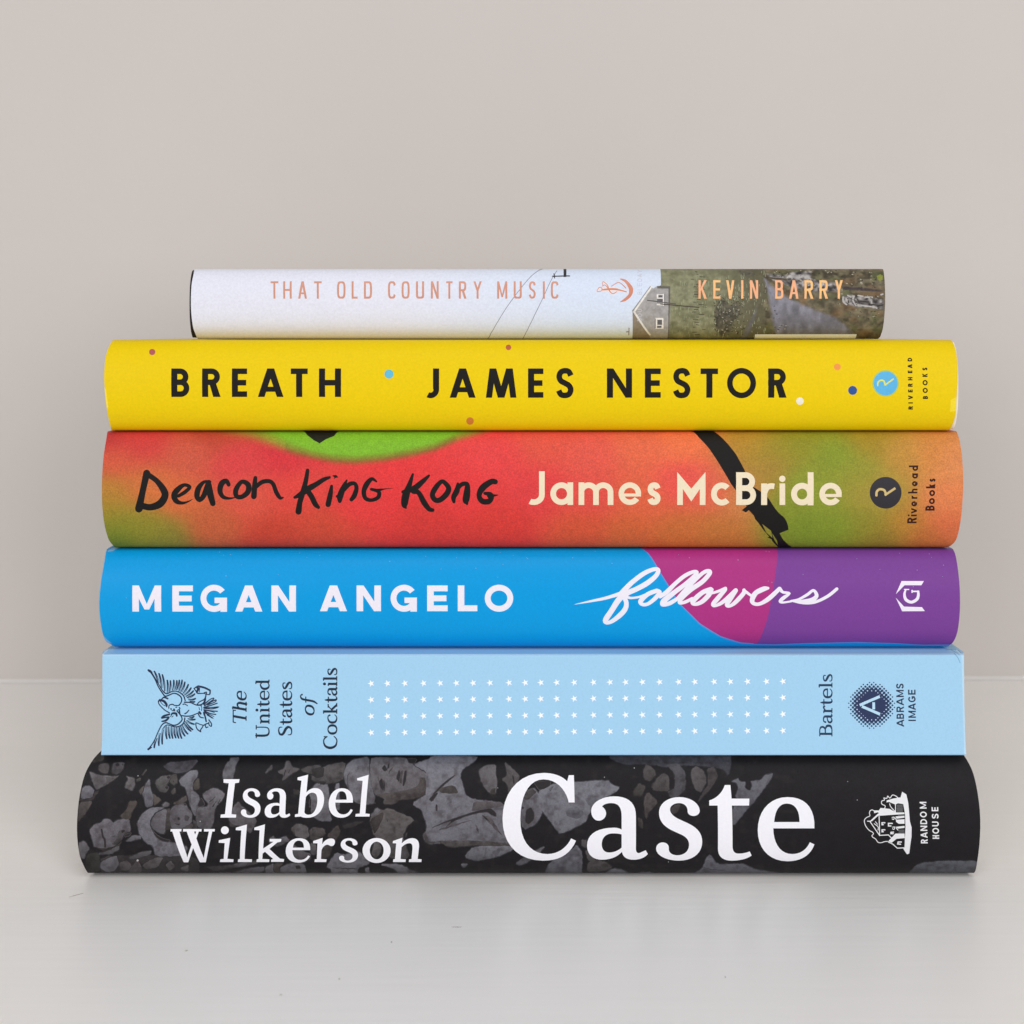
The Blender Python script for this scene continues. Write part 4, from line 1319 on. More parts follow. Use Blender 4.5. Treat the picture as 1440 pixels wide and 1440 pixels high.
build_spine(b5, S5, [(155, 909), (147, 914), (144.2, 922), (144, 985), (143.6, 1040), (142.3, 1062), (143, 1066)], [(1342, 908), (1352, 914), (1355.2, 921), (1356, 980), (1357.5, 1040), (1358.6, 1061), (1357, 1066)],
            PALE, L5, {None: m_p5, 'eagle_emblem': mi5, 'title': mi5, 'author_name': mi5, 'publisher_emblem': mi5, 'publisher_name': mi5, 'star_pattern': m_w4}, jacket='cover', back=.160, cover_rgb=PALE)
obj('board_case', case_mesh('board_case', S5, X(146, 0), X(1355, 0), .1595), plain('grey_board', (150, 150, 150), .8, .2, .06, 500), b5)
obj('page_block', page_mesh(S5, X(158, 0), X(1342, 0), .160), M_PAGES, b5)

# ================================================================== 6: black book with a grey crowd photograph
b6 = book('thick black book with a dim grey crowd photo, at the bottom of the stack')
S6 = Spine(round_spine(.0, *Z6, .0080, p=2.25))
FA, FB, FC, FD = Frame(100, 1050, 150 / 1137), Frame(240, 1050, 180 / 1364), Frame(290, 1060, 320 / 1440), Frame(500, 1060, 220 / 1440)
FE, FF_, FR = Frame(590, 1060, 310 / 1440), Frame(860, 1060, 310 / 1440), Frame(1140, 1050, 260 / 1440)
FW = Frame(90, 1040, 300 / 1440)
COAL = (29, 27, 30)


def coal(px, py):
    n = vnoise(px / 9, py / 7, 77)
    return mix(COAL, (44, 41, 41), (n - .62) * 1.6 if px < 1120 else 0)


Q1, Q2, Q3, Q4, Q5, Q6 = [Frame(o_, 1060, 180 / 1092) for o_ in (100, 270, 440, 600, 760, 920)]
DK = (37, 35, 38)
crowd = [
    # left end: heads, hats and scarves
    (Q1, (70, 64, 60), 'M 170 70 L 230 0 L 280 -60 L 280 60 L 200 75 Z'),
    (Q1, (58, 56, 50), 'M 130 860 L 240 830 L 250 990 L 190 1020 L 120 960 Z'),
    (Q1, (60, 54, 54), 'M 250 870 L 690 860 L 1092 880 L 1092 1035 L 260 1035 Z'),
    (Q1, (98, 90, 92), 'M 228 120 C 232 90 270 75 315 80 L 325 110 L 318 165 C 280 180 235 160 228 120 Z'),
    (Q1, (88, 82, 86), 'M 345 160 L 355 85 L 400 70 L 455 75 L 450 120 L 420 160 L 380 178 Z'),
    (Q1, DK, 'M 375 95 C 380 70 415 72 415 95 C 412 115 380 115 375 95 Z M 432 85 L 448 88 L 440 105 Z'),
    (Q1, (108, 102, 106), 'M 150 150 C 200 175 300 195 380 190 L 415 185 L 330 245 L 220 308 L 205 290 Z'),
    (Q1, (90, 83, 84), 'M 290 196 L 408 187 L 330 243 L 250 288 L 300 240 Z'),
    (Q1, (114, 111, 122), 'M 92 300 C 110 262 160 255 200 310 L 180 375 L 80 390 Z'),
    (Q1, (70, 60, 57), 'M 200 320 L 245 310 L 180 400 L 75 402 L 72 390 L 180 375 Z'),
    (Q1, (84, 74, 70), 'M 75 412 L 190 398 L 130 500 L 50 590 L 60 480 Z'),
    (Q1, (112, 106, 110), 'M 458 290 L 465 250 L 490 215 L 470 185 L 500 195 L 540 205 L 548 270 L 520 318 L 490 300 Z'),
    (Q1, (90, 84, 76), 'M 555 215 L 595 205 L 590 230 L 560 238 Z M 640 130 L 648 138 L 610 185 L 603 180 Z'),
    (Q1, (112, 110, 122), 'M 672 208 L 680 300 L 705 370 L 695 450 L 640 455 L 620 380 L 605 350 L 630 260 Z'),
    (Q1, (98, 86, 78), 'M 690 335 L 775 395 L 745 420 L 705 445 L 700 370 Z M 575 320 L 610 275 L 625 270 L 600 350 Z'),
    (Q1, (88, 85, 94), 'M 785 110 L 830 75 L 960 60 L 1092 50 L 1040 110 L 1000 150 L 900 168 L 830 145 Z'),
    (Q1, (100, 95, 94), 'M 718 255 C 720 205 780 185 850 180 L 835 240 L 815 265 L 830 300 L 800 335 L 750 315 Z'),
    (Q1, (86, 80, 76), 'M 850 180 L 900 165 L 910 250 L 870 270 L 840 240 Z M 865 300 L 890 290 L 895 330 L 865 345 L 850 330 Z'),
    (Q1, DK, 'M 815 200 C 818 185 845 185 846 202 C 842 220 818 216 815 200 Z M 800 288 C 803 270 832 272 832 290 C 826 306 804 304 800 288 Z M 862 230 L 880 228 L 876 245 Z'),
    (Q1, (114, 112, 123), 'M 920 220 L 1000 150 L 1080 135 L 1085 190 L 1040 240 L 1035 310 L 1092 360 L 1110 440 L 1060 480 L 1020 460 L 1000 380 L 975 290 L 930 260 Z'),
    (Q1, (84, 74, 66), 'M 1030 260 L 1092 200 L 1100 300 L 1050 310 Z'),
    (Q1, (86, 74, 68), 'M 415 530 L 470 480 L 495 400 L 560 400 L 560 440 L 520 500 L 500 560 L 440 560 Z'),
    (Q1, (70, 60, 58), 'M 200 798 L 290 806 L 380 785 L 440 740 L 400 800 L 290 832 Z'),
    (Q1, (108, 103, 112), 'M 155 655 L 200 600 L 255 585 L 275 560 C 300 545 350 560 360 590 L 400 560 L 500 555 L 510 660 L 450 690 L 430 740 L 370 790 L 290 810 L 200 800 L 180 740 Z'),
    (Q1, (84, 78, 80), 'M 400 660 L 460 640 L 510 660 L 450 690 L 430 740 L 380 782 L 340 772 L 390 720 Z M 330 700 L 380 690 L 370 720 Z'),
    (Q1, DK, 'M 252 640 L 268 638 L 276 700 L 296 730 L 300 800 L 282 800 L 280 735 L 262 710 Z M 425 655 L 455 645 L 460 665 L 432 680 Z M 455 690 L 520 670 L 500 700 L 455 712 Z'),
    (Q1, (116, 113, 125), 'M 565 600 C 575 510 650 455 740 455 L 800 460 C 720 490 670 540 672 600 C 680 660 730 710 780 745 L 900 760 L 1000 790 L 960 870 L 720 880 L 700 790 L 640 760 C 590 720 565 660 565 600 Z'),
    (Q1, (80, 71, 69), 'M 812 470 L 850 465 L 845 560 L 862 640 L 805 655 L 808 560 Z M 860 645 L 940 640 L 1030 590 L 1050 620 L 950 680 L 860 690 Z'),
    (Q1, (104, 99, 107), 'M 675 600 C 680 530 740 475 820 470 L 812 560 L 800 690 C 740 680 690 650 675 600 Z'),
    (Q1, (103, 98, 106), 'M 845 470 L 940 400 L 980 430 L 1035 510 L 1030 590 L 940 640 L 862 645 L 840 560 Z'),
    (Q1, (110, 105, 112), 'M 775 430 L 810 408 L 840 425 L 830 450 L 780 455 Z'),
    (Q1, (90, 80, 76), 'M 870 422 L 940 380 L 985 350 L 990 400 L 940 430 L 900 440 Z'),
    (Q1, (74, 68, 71), 'M 965 530 C 970 515 1005 520 1010 545 C 1008 580 975 585 970 565 Z M 880 590 L 930 600 L 920 615 L 880 605 Z'),
    (Q1, DK, 'M 906 550 C 910 535 928 538 930 556 C 926 574 908 572 906 550 Z M 690 640 C 720 700 780 730 850 735 L 830 755 C 760 750 710 720 690 640 Z M 955 420 L 985 430 L 970 445 Z'),
    (Q1, (104, 101, 110), 'M 465 745 L 530 690 L 600 700 L 590 730 L 480 750 Z'),
    (Q1, (96, 93, 98), 'M 230 850 L 330 820 L 410 780 L 410 820 L 340 855 L 240 865 Z'),
    (Q1, (106, 104, 113), 'M 250 920 L 390 860 L 410 940 L 380 990 L 320 1018 L 250 980 Z'),
    (Q1, (92, 88, 92), 'M 500 880 L 600 835 L 690 825 L 680 860 L 560 895 L 500 900 Z'),
    (Q1, (86, 77, 79), 'M 410 930 L 480 900 L 520 960 L 490 1000 L 420 990 Z M 490 1000 L 560 900 L 600 960 L 600 1020 L 500 1020 Z'),
    (Q1, (92, 85, 87), 'M 600 950 L 700 890 L 790 880 L 740 970 L 640 990 Z M 800 950 L 850 905 L 890 970 L 840 1000 Z M 930 970 L 1010 940 L 1000 1000 L 940 1000 Z'),
    (Q1, (98, 94, 100), 'M 60 760 L 115 740 L 160 810 L 130 850 L 110 905 L 70 880 Z'),
    (Q1, (88, 85, 92), 'M 260 1008 L 340 1018 L 330 1040 L 250 1035 Z M 410 1010 L 480 1015 L 470 1040 L 400 1035 Z'),
    # under the author's name
    (Q2, (112, 110, 121), 'M -10 320 L 20 320 L 70 360 L 40 440 L 30 540 L -10 480 Z'),
    (Q2, (109, 104, 112), 'M 85 345 L 130 310 L 190 290 L 250 310 L 280 345 L 265 390 L 200 450 L 180 600 L 140 660 L 40 620 L 30 540 L 40 460 L 130 450 L 140 425 L 110 400 Z'),
    (Q2, DK, 'M 75 375 L 95 400 L 112 440 L 60 455 L 45 440 Z'),
    (Q2, (74, 68, 72), 'M 140 410 L 195 362 L 205 368 L 155 420 Z M 165 450 L 205 398 L 214 405 L 178 455 Z M 215 420 L 245 380 L 250 388 L 222 430 Z M 5 560 L 40 580 L 45 640 L 10 640 Z'),
    (Q2, (112, 110, 118), 'M 262 190 C 262 130 290 80 320 60 L 330 30 L 410 30 L 375 100 L 345 215 L 300 262 L 270 240 Z'),
    (Q2, (104, 98, 100), 'M 615 175 L 680 90 L 685 130 Z'),
    (Q2, (98, 91, 93), 'M 725 155 L 790 125 L 800 60 L 835 60 L 850 110 L 930 130 L 850 170 L 765 240 L 780 180 Z'),
    (Q2, DK, 'M 795 135 L 805 138 L 788 195 L 778 190 Z M 835 130 L 842 132 L 825 165 L 818 162 Z'),
    (Q2, (84, 77, 76), 'M 930 130 L 1000 100 L 1100 95 L 1100 170 L 1000 172 L 940 150 Z'),
    (Q2, (64, 56, 54), 'M 1010 172 L 1100 160 L 1100 240 L 1040 245 Z M 860 300 L 920 310 L 910 350 L 870 345 Z'),
    (Q2, (111, 107, 116), 'M 990 330 L 1060 250 L 1100 250 L 1100 572 L 1010 500 L 1020 400 Z'),
    (Q2, DK, 'M 1000 395 L 1018 380 L 1016 440 L 1000 460 Z'),
    (Q2, (100, 93, 99), 'M 310 560 L 360 440 L 395 405 L 430 450 L 560 560 L 500 680 L 470 660 L 400 610 L 330 625 Z'),
    (Q2, (80, 72, 72), 'M 310 562 L 350 600 L 400 612 L 330 628 Z'),
    (Q2, (100, 93, 95), 'M 840 640 L 900 590 L 990 620 L 1000 700 L 960 730 L 880 700 Z'),
    (Q2, (82, 73, 70), 'M 1000 640 L 1080 630 L 1100 640 L 1100 740 L 1010 740 Z M 840 645 L 875 615 L 880 700 Z'),
    (Q2, (92, 86, 90), 'M 850 760 L 960 840 L 1010 850 L 1010 900 L 950 930 L 870 880 Z M 1010 760 L 1060 770 L 1060 860 L 1010 860 Z'),
    (Q2, (98, 93, 101), 'M 645 740 L 690 695 L 715 730 L 800 700 L 840 740 L 730 790 L 680 780 Z'),
    (Q2, (72, 66, 68), 'M 110 965 L 250 955 L 480 930 L 560 900 L 560 940 L 200 1000 Z'),
    (Q2, (94, 90, 98), 'M 350 940 L 480 920 L 470 950 L 370 970 Z M 130 1025 L 330 1010 L 330 1020 L 130 1040 Z'),
    (Q2, (82, 79, 86), 'M 280 1035 L 480 975 L 620 960 L 620 1000 L 420 1045 Z'),
    (Q2, (97, 94, 102), 'M 620 970 L 700 930 L 690 990 L 720 1050 L 640 1050 Z M 750 970 L 840 930 L 960 935 L 985 1050 L 760 1050 Z'),
    (Q2, (78, 68, 64), 'M 700 935 L 780 930 L 745 970 L 760 1050 L 715 1050 L 690 985 Z'),
    (Q2, DK, 'M 880 955 L 920 950 L 930 980 L 890 985 Z M 895 1015 L 925 1008 L 925 1025 L 900 1028 Z'),
    # centre: hat, big face, shirt
    (Q3, (92, 85, 85), 'M -10 170 L 110 100 L 280 60 L 270 210 L 200 245 L 100 258 L -10 230 Z'),
    (Q3, (58, 52, 51), 'M -10 130 L 60 110 L 105 120 L 90 200 L 30 210 L -10 190 Z M 20 225 L 120 238 L 100 258 L 40 255 Z'),
    (Q3, (112, 108, 118), 'M -10 290 L 60 265 L 135 260 L 140 480 L 165 575 L 60 572 L -10 530 Z M 190 255 L 228 250 L 228 480 L 200 480 Z'),
    (Q3, (114, 111, 121), 'M 260 180 C 270 110 310 60 360 45 L 478 20 L 485 200 L 540 420 L 420 440 L 340 400 L 310 310 L 275 240 Z'),
    (Q3, (92, 87, 94), 'M 285 190 L 320 145 L 325 152 L 295 200 L 310 310 L 300 300 Z M 470 420 L 540 415 L 500 435 Z'),
    (Q3, (108, 102, 108), 'M 485 90 L 500 30 L 790 30 L 850 90 L 960 160 L 1060 240 L 1050 300 L 880 380 L 740 390 L 680 430 L 600 430 L 610 380 L 520 350 L 490 230 Z'),
    (Q3, (86, 76, 72), 'M 520 350 L 640 332 L 800 310 L 890 275 L 925 185 L 1060 245 L 1050 300 L 880 385 L 740 395 L 690 432 L 600 432 L 622 382 Z'),
    (Q3, (86, 78, 78), 'M 742 150 L 770 130 L 762 260 L 735 246 Z M 640 150 L 690 100 L 680 130 L 645 180 Z M 545 200 L 565 190 L 560 250 Z'),
    (Q3, DK, 'M 588 122 L 612 92 L 638 138 L 610 152 Z M 640 92 L 656 74 L 650 122 L 632 130 Z M 563 230 L 592 208 L 606 280 L 600 318 L 575 290 Z M 602 215 L 617 260 L 611 322 L 600 300 Z M 709 210 L 735 133 L 749 170 L 736 242 Z M 764 272 L 780 150 L 801 138 L 796 222 L 776 277 Z M 800 40 L 890 40 L 865 86 L 820 80 Z'),
    (Q3, (117, 114, 126), 'M 850 90 L 960 50 L 1100 20 L 1100 765 L 1000 772 L 950 740 L 940 690 L 985 640 L 940 520 L 930 480 L 840 430 L 1000 320 L 1060 260 L 960 150 Z'),
    (Q3, (88, 80, 82), 'M 940 690 L 1000 660 L 1040 700 L 1040 772 L 960 760 Z'),
    (Q3, DK, 'M 988 390 L 1055 320 L 1072 330 L 1020 412 Z M 1050 470 L 1062 475 L 1060 492 L 1052 490 Z'),
    (Q3, (100, 92, 90), 'M 480 560 L 545 460 L 600 480 L 640 460 L 880 560 L 800 620 L 770 700 L 780 750 L 700 760 L 560 740 L 520 690 Z'),
    (Q3, (72, 62, 58), 'M 480 562 L 600 490 L 612 520 L 545 670 L 522 684 Z M 630 560 L 645 565 L 635 590 Z'),
    (Q3, (112, 109, 116), 'M 485 535 L 545 458 L 585 480 L 540 515 Z'),
    (Q3, (94, 88, 88), 'M 520 760 L 560 740 L 590 800 L 560 870 L 530 900 L 500 850 Z'),
    (Q3, (84, 78, 80), 'M 640 750 L 700 740 L 790 770 L 830 890 L 640 892 Z M 790 680 L 805 672 L 800 710 L 790 712 Z'),
    (Q3, (105, 103, 112), 'M 110 960 L 200 840 L 260 860 L 380 830 L 430 860 L 500 930 L 380 980 L 385 1050 L 150 1050 L 160 990 Z'),
    (Q3, (70, 66, 72), 'M 165 968 L 380 975 L 375 988 L 170 980 Z'),
    (Q3, (100, 98, 106), 'M 560 940 L 740 938 L 860 1000 L 980 1040 L 760 1050 L 690 980 Z M 440 980 L 475 960 L 495 1050 L 460 1050 Z'),
    (Q3, (76, 68, 62), 'M 120 700 L 210 600 L 240 670 L 190 740 L 150 730 Z M 80 780 L 170 780 L 140 880 L 60 900 Z'),
    (Q3, (84, 74, 72), 'M -10 620 L 100 640 L 110 690 L 60 720 L -10 700 Z'),
    (Q3, (56, 51, 51), 'M 250 610 L 350 580 L 440 570 L 360 620 L 270 640 Z'),
    (Q4, (116, 114, 126), 'M -10 60 L 60 10 L 440 20 L 420 60 L 310 130 L 285 180 L 330 350 L 390 385 L 620 410 L 670 440 L 720 775 L 500 777 L 300 767 L 120 762 L 0 742 L -10 400 Z'),
    (Q4, (80, 71, 67), 'M 90 290 L 240 265 L 275 340 L 120 340 Z'),
    (Q4, (94, 85, 87), 'M 400 398 L 640 414 L 660 450 L 450 482 L 380 495 Z M 460 522 L 540 530 L 600 620 L 650 710 L 560 622 Z M 415 590 L 442 640 L 444 692 L 420 642 Z M 100 640 L 380 560 L 390 566 L 110 660 Z'),
    (Q4, DK, 'M 50 345 L 135 255 L 238 180 L 240 188 L 140 275 L 62 350 Z M 20 390 L 60 342 L 102 328 L 46 412 Z M 78 430 L 92 440 L 90 490 L 80 488 Z M 30 640 L 150 580 L 330 518 L 440 484 L 545 462 L 590 500 L 596 540 L 550 522 L 520 496 L 440 506 L 330 534 L 220 582 L 150 640 L 215 572 L 150 592 Z M 470 520 L 500 560 L 545 585 L 505 540 Z'),
    (Q4, (90, 82, 80), 'M 60 742 L 380 735 L 720 762 L 720 784 L 400 782 L 200 802 L 120 762 Z'),
    (Q4, (109, 109, 119), 'M 315 880 L 400 787 L 720 782 L 740 820 L 600 880 L 430 915 Z M 285 940 L 355 935 L 320 975 Z'),
    (Q4, (92, 92, 102), 'M 500 800 L 520 800 L 500 900 L 480 905 Z M 600 800 L 640 800 L 600 880 L 580 885 Z'),
    (Q4, (104, 98, 102), 'M 440 140 L 500 100 L 595 85 L 590 170 L 605 235 L 590 350 L 550 345 L 490 290 L 460 220 Z'),
    (Q4, (84, 74, 72), 'M 530 330 L 560 290 L 590 290 L 590 350 L 552 346 Z'),
    (Q4, (96, 89, 90), 'M 640 220 L 690 180 L 660 60 L 740 130 L 800 200 L 740 300 L 700 340 L 690 260 Z'),
    (Q4, DK, 'M 728 180 L 745 190 L 752 250 L 738 262 Z'),
    (Q4, (104, 101, 111), 'M 790 340 L 910 285 L 960 340 L 1000 480 L 940 600 L 820 650 L 780 480 Z'),
    (Q4, (86, 79, 80), 'M 800 350 L 900 290 L 945 330 L 850 402 Z'),
    (Q4, DK, 'M 846 480 L 890 453 L 917 500 L 917 560 L 870 604 L 838 582 Z M 800 445 L 835 460 L 815 475 Z M 910 240 L 1060 225 L 1050 290 L 960 312 Z'),
    (Q4, (100, 98, 106), 'M 755 935 L 830 880 L 1000 785 L 1005 800 L 900 900 L 800 960 Z'),
    # banner and the darker right-hand group
    (Q5, (74, 74, 86), 'M 590 -20 L 590 40 L 680 80 L 760 95 L 870 90 L 1100 105 L 1100 -20 Z'),
    (Q5, (116, 116, 128), 'M -20 315 L 60 285 L 120 250 L 580 222 L 610 260 L 685 290 L 610 350 L 500 390 L 420 500 L 380 590 L 165 692 L 100 600 L -10 450 Z'),
    (Q5, (101, 101, 113), 'M 200 480 L 300 440 L 380 500 L 330 560 L 230 540 Z M 370 380 L 440 365 L 500 390 L 420 450 Z M 60 300 L 120 270 L 90 330 Z'),
    (Q5, (102, 102, 114), 'M 20 1060 L 80 920 L 250 830 L 310 770 L 360 850 L 350 1060 Z'),
    (Q5, (86, 80, 80), 'M 350 730 L 400 740 L 390 800 L 350 790 Z M 380 820 L 420 830 L 470 900 L 440 940 L 400 900 Z'),
    (Q5, (80, 72, 72), 'M 400 930 L 470 900 L 560 920 L 620 970 L 540 1000 L 400 1010 Z'),
    (Q5, (94, 94, 104), 'M 500 1060 L 610 975 L 700 985 L 800 1050 Z M 800 1060 L 850 1010 L 945 1008 L 950 1060 Z'),
    (Q5, (72, 65, 62), 'M 790 320 L 840 245 L 900 280 L 860 370 L 800 360 Z M 830 540 L 870 560 L 880 640 L 840 620 Z'),
    (Q5, (86, 78, 76), 'M 875 140 L 900 85 L 950 110 L 990 170 L 940 235 L 885 220 Z'),
    (Q5, (84, 76, 74), 'M 940 280 L 1000 200 L 1060 160 L 1100 200 L 1100 320 L 1000 320 Z'),
    (Q5, (84, 73, 71), 'M 880 400 L 910 320 L 1010 410 L 930 490 L 900 570 Z'),
    (Q6, (74, 74, 86), 'M -10 -20 L 650 -20 L 655 110 L 630 190 L 600 140 L 520 115 L 330 100 L 220 100 L 80 120 L -10 80 Z'),
    (Q6, (84, 81, 88), 'M 90 90 L 210 80 L 265 160 L 270 300 L 200 370 L 130 370 L 110 320 L 180 290 L 170 160 Z'),
    (Q6, (84, 77, 76), 'M -10 260 L 90 150 L 110 220 L 90 290 L 30 320 L -10 310 Z'),
    (Q6, (90, 82, 83), 'M 310 200 L 320 130 L 360 100 L 420 140 L 450 230 L 400 330 L 350 310 Z'),
    (Q6, (74, 66, 66), 'M 450 120 L 520 110 L 545 200 L 480 300 L 370 420 L 400 350 L 460 260 Z M 140 470 L 180 430 L 225 430 L 200 500 L 150 520 Z'),
    (Q6, (99, 99, 110), 'M 655 240 L 710 205 L 740 240 L 780 240 L 770 290 L 820 320 L 835 260 L 820 230 L 910 225 L 940 180 L 1015 165 L 1000 210 L 900 350 L 690 600 L 670 610 L 670 450 L 760 430 L 690 370 L 720 290 L 700 250 Z'),
    (Q6, (98, 98, 110), 'M 260 1060 L 410 980 L 440 890 L 475 855 L 520 920 L 560 945 L 760 935 L 860 985 L 1080 1020 L 1100 1060 Z'),
    (Q6, (72, 72, 82), 'M 410 975 L 520 982 L 640 1005 L 520 992 L 412 985 Z'),
    (FR, (84, 88, 98), 'M 700 1060 L 750 1000 L 830 910 L 1010 888 L 1330 888 L 1290 1060 Z'),
]


def grain_tone(c, s, poly=None):
    g_ = sum(c) / 3
    c = tuple((v * .55 + (g_ + d) * .45) * .89 for v, d in zip(c, (0, -1, 3)))
    if poly:
        xs, ys = [p[0] for p in poly], [p[1] for p in poly]
        x0, x1, y0, y1 = min(xs), max(xs) + .1, min(ys), max(ys) + .1
    g1, g2 = (hash2(s, 1.7) - .5) * .30, .10 + .22 * hash2(s, 5.1)

    def f(px, py):
        n = vnoise(px / 3.6, py / 3.6, s) * .5 + vnoise(px / 8, py / 8, s + 3) * .5
        m = mix(c, (c[0] * .66, c[1] * .63, c[2] * .63), (n - .42) * 1.7)
        if poly:
            k = 1.06 + g1 * ((px - x0) / (x1 - x0) - .5) - g2 * ((py - y0) / (y1 - y0) - .3)
            m = tuple(v * k for v in m)
        return m
    return f


def chaikin(poly, r=.16, times=1):
    for _ in range(times):
        out = []
        for p, q in zip(poly, poly[1:] + poly[:1]):
            out += [(p[0] + (q[0] - p[0]) * r, p[1] + (q[1] - p[1]) * r), (q[0] - (q[0] - p[0]) * r, q[1] - (q[1] - p[1]) * r)]
        poly = out
    return poly


def grow(poly, g):
    a2 = sum(p[0] * q[1] - q[0] * p[1] for p, q in zip(poly, poly[1:] + poly[:1]))
    sg = 1 if a2 > 0 else -1
    out = []
    n = len(poly)
    for i in range(n):
        a, b = poly[i - 1], poly[(i + 1) % n]
        dx, dy = b[0] - a[0], b[1] - a[1]
        l = math.hypot(dx, dy) or 1
        out.append((poly[i][0] + sg * dy / l * g, poly[i][1] - sg * dx / l * g))
    return out


def ragged(poly, amp=1.5):
    out = []
    for p, q in zip(poly, poly[1:] + poly[:1]):
        n = max(1, int(math.hypot(q[0] - p[0], q[1] - p[1]) / 2.4))
        out += [(p[0] + (q[0] - p[0]) * t / n, p[1] + (q[1] - p[1]) * t / n) for t in range(n)]
    return [(x + (vnoise(x / 2.6, y / 2.6, 91) - .5) * amp, y + (vnoise(x / 2.6, y / 2.6, 92) - .5) * amp) for x, y in out]


rims, body = [], []
for i, (f, c, p) in enumerate(crowd):
    pp = [chaikin([f(v) for v in poly]) for poly in path(p, 5)]
    if c == DK:
        body.append(Layer((72, 67, 70), [ragged(grow(q, .45), 1) for q in pp]))
        body.append(Layer((44, 41, 44), [grow(q, -.35) for q in pp]))
        continue
    rims.append(Layer(grain_tone(mix(COAL, c, .5), i), [ragged(grow(q, .8)) for q in pp]))
    for q in pp:
        body.append(Layer(grain_tone(c, i, q), [ragged(grow(q, -.3))]))
L6 = rims + body
L6 += [
    Layer((176, 174, 178), [circle(x, y, r_, 6) for x, y, r_ in [(193.5, 1210, 1.6), (194, 1091, .8), (892, 1080, .8), (850, 1093, .7), (281.5, 1155, .8), (1205.5, 1125, .7), (1192, 1099, .6), (700, 1108, .6), (940, 1212, .6), (1020, 1200, .5)]]),
]
W6 = (238, 237, 244)
g_C = 'M 1008 140 L 1013 318 L 974 318 C 962 250 905 167 810 167 C 715 167 660 270 658 425 C 656 580 735 655 835 655 C 915 654 965 605 990 553 L 1022 568 C 985 655 915 699 805 698 C 640 696 542 590 542 425 C 542 245 655 125 812 125 C 880 125 935 148 964 180 L 975 140 Z'
g_a = 'M 1121 372 C 1122 320 1190 278 1270 278 C 1365 278 1413 322 1413 405 L 1413 620 C 1413 645 1425 653 1440 647 L 1477 630 L 1491 655 C 1470 680 1435 692 1398 692 C 1350 692 1328 672 1322 640 C 1290 675 1245 692 1190 692 C 1130 692 1094 655 1094 600 C 1094 525 1160 483 1270 483 C 1292 483 1308 488 1320 495 L 1320 410 C 1320 350 1300 322 1252 322 C 1220 322 1200 332 1192 345 C 1212 358 1220 378 1218 395 C 1214 422 1192 437 1170 437 C 1143 437 1121 412 1121 372 Z M 1320 527 C 1300 520 1275 520 1258 520 C 1215 522 1190 550 1190 590 C 1190 625 1208 645 1238 645 C 1275 645 1305 628 1320 612 Z'
g_s = 'M 576 370 C 572 320 510 283 445 283 C 365 283 310 325 310 385 C 310 445 350 480 405 505 L 460 530 C 495 548 508 570 506 600 C 503 640 470 663 430 663 C 395 663 372 645 374 620 C 376 595 360 580 335 579 C 308 579 290 598 291 622 C 293 665 360 698 440 698 C 530 698 592 650 592 575 C 592 515 555 480 495 452 L 440 427 C 405 410 383 390 382 365 C 381 340 408 322 440 322 C 470 322 490 338 495 360 C 498 372 496 378 500 388 C 508 402 525 407 540 406 C 562 403 577 390 576 370 Z'
g_t = 'M 740 204 L 776 204 L 784 293 L 900 293 L 898 338 L 786 338 L 790 600 C 790 640 805 652 830 652 C 860 652 885 645 902 638 L 915 664 C 890 685 840 698 785 698 C 725 698 695 670 695 620 L 693 338 L 638 338 L 638 305 C 690 290 725 250 740 204 Z'
g_e = 'M 1325 487 L 1056 487 C 1058 590 1105 655 1180 655 C 1235 655 1275 625 1295 578 L 1325 592 C 1300 665 1235 702 1150 702 C 1030 702 955 620 955 500 C 955 370 1035 283 1150 283 C 1268 283 1330 355 1325 487 Z M 1062 446 L 1228 446 C 1228 370 1200 325 1145 325 C 1095 325 1068 370 1062 446 Z'


def fit(g, x0, y0, x1, y1, slant=0.0):
    cs = path(g, 7)
    xs = [p[0] for c in cs for p in c]
    ys = [p[1] for c in cs for p in c]
    a, b, c0, d0 = min(xs), max(xs), min(ys), max(ys)
    return [[(x0 + (p[0] - a) / (b - a) * (x1 - x0) + slant * ((d0 - p[1]) / (d0 - c0) - .5), y0 + (p[1] - c0) / (d0 - c0) * (y1 - y0)) for p in c] for c in cs]


isabel = path('M 110 161 L 211 161 L 207 183 L 182 186 L 160 382 L 190 385 L 188 404 L 90 404 L 92 385 L 119 382 L 143 186 L 110 183 Z')
isabel += fit(g_s, 222, 218, 345, 405, 8) + fit(g_a, 372, 218, 535, 405, 8)
isabel += path('M 578 150 L 645 132 L 634 245 C 650 225 672 217 690 217 C 725 217 746 245 746 290 C 743 360 700 405 640 405 C 620 405 608 402 598 397 L 561 400 L 562 384 L 582 380 L 603 170 L 578 166 Z M 630 275 L 621 370 C 625 380 635 386 648 386 C 685 386 701 340 703 300 C 704 265 695 246 672 246 C 652 246 637 262 630 275 Z')
isabel += fit(g_e, 775, 218, 928, 405, 6) + path('M 955 155 L 1028 133 L 1007 378 L 1035 381 L 1033 397 L 944 397 L 946 381 L 972 378 L 990 171 L 955 168 Z')
wil = path('M 80 547 L 152 532 L 134 665 L 173 668 L 171 685 L 87 685 L 89 668 L 111 665 L 117 565 L 79 563 Z') + [circle(118, 484, 25, 22)]
wil += path('M 188 468 L 258 447 L 243 666 L 290 668 L 288 685 L 200 685 L 202 668 L 213 666 L 222 485 L 187 483 Z M 305 467 L 372 446 L 360 600 L 425 557 L 401 555 L 402 539 L 476 539 L 473 556 L 450 561 L 400 602 L 466 663 L 493 667 L 490 684 L 410 684 L 411 670 L 424 666 L 372 620 L 357 632 L 355 666 L 400 668 L 398 685 L 318 685 L 320 668 L 331 666 L 338 484 L 304 482 Z')
wil += fit(g_e, 503, 534, 658, 689, 5)
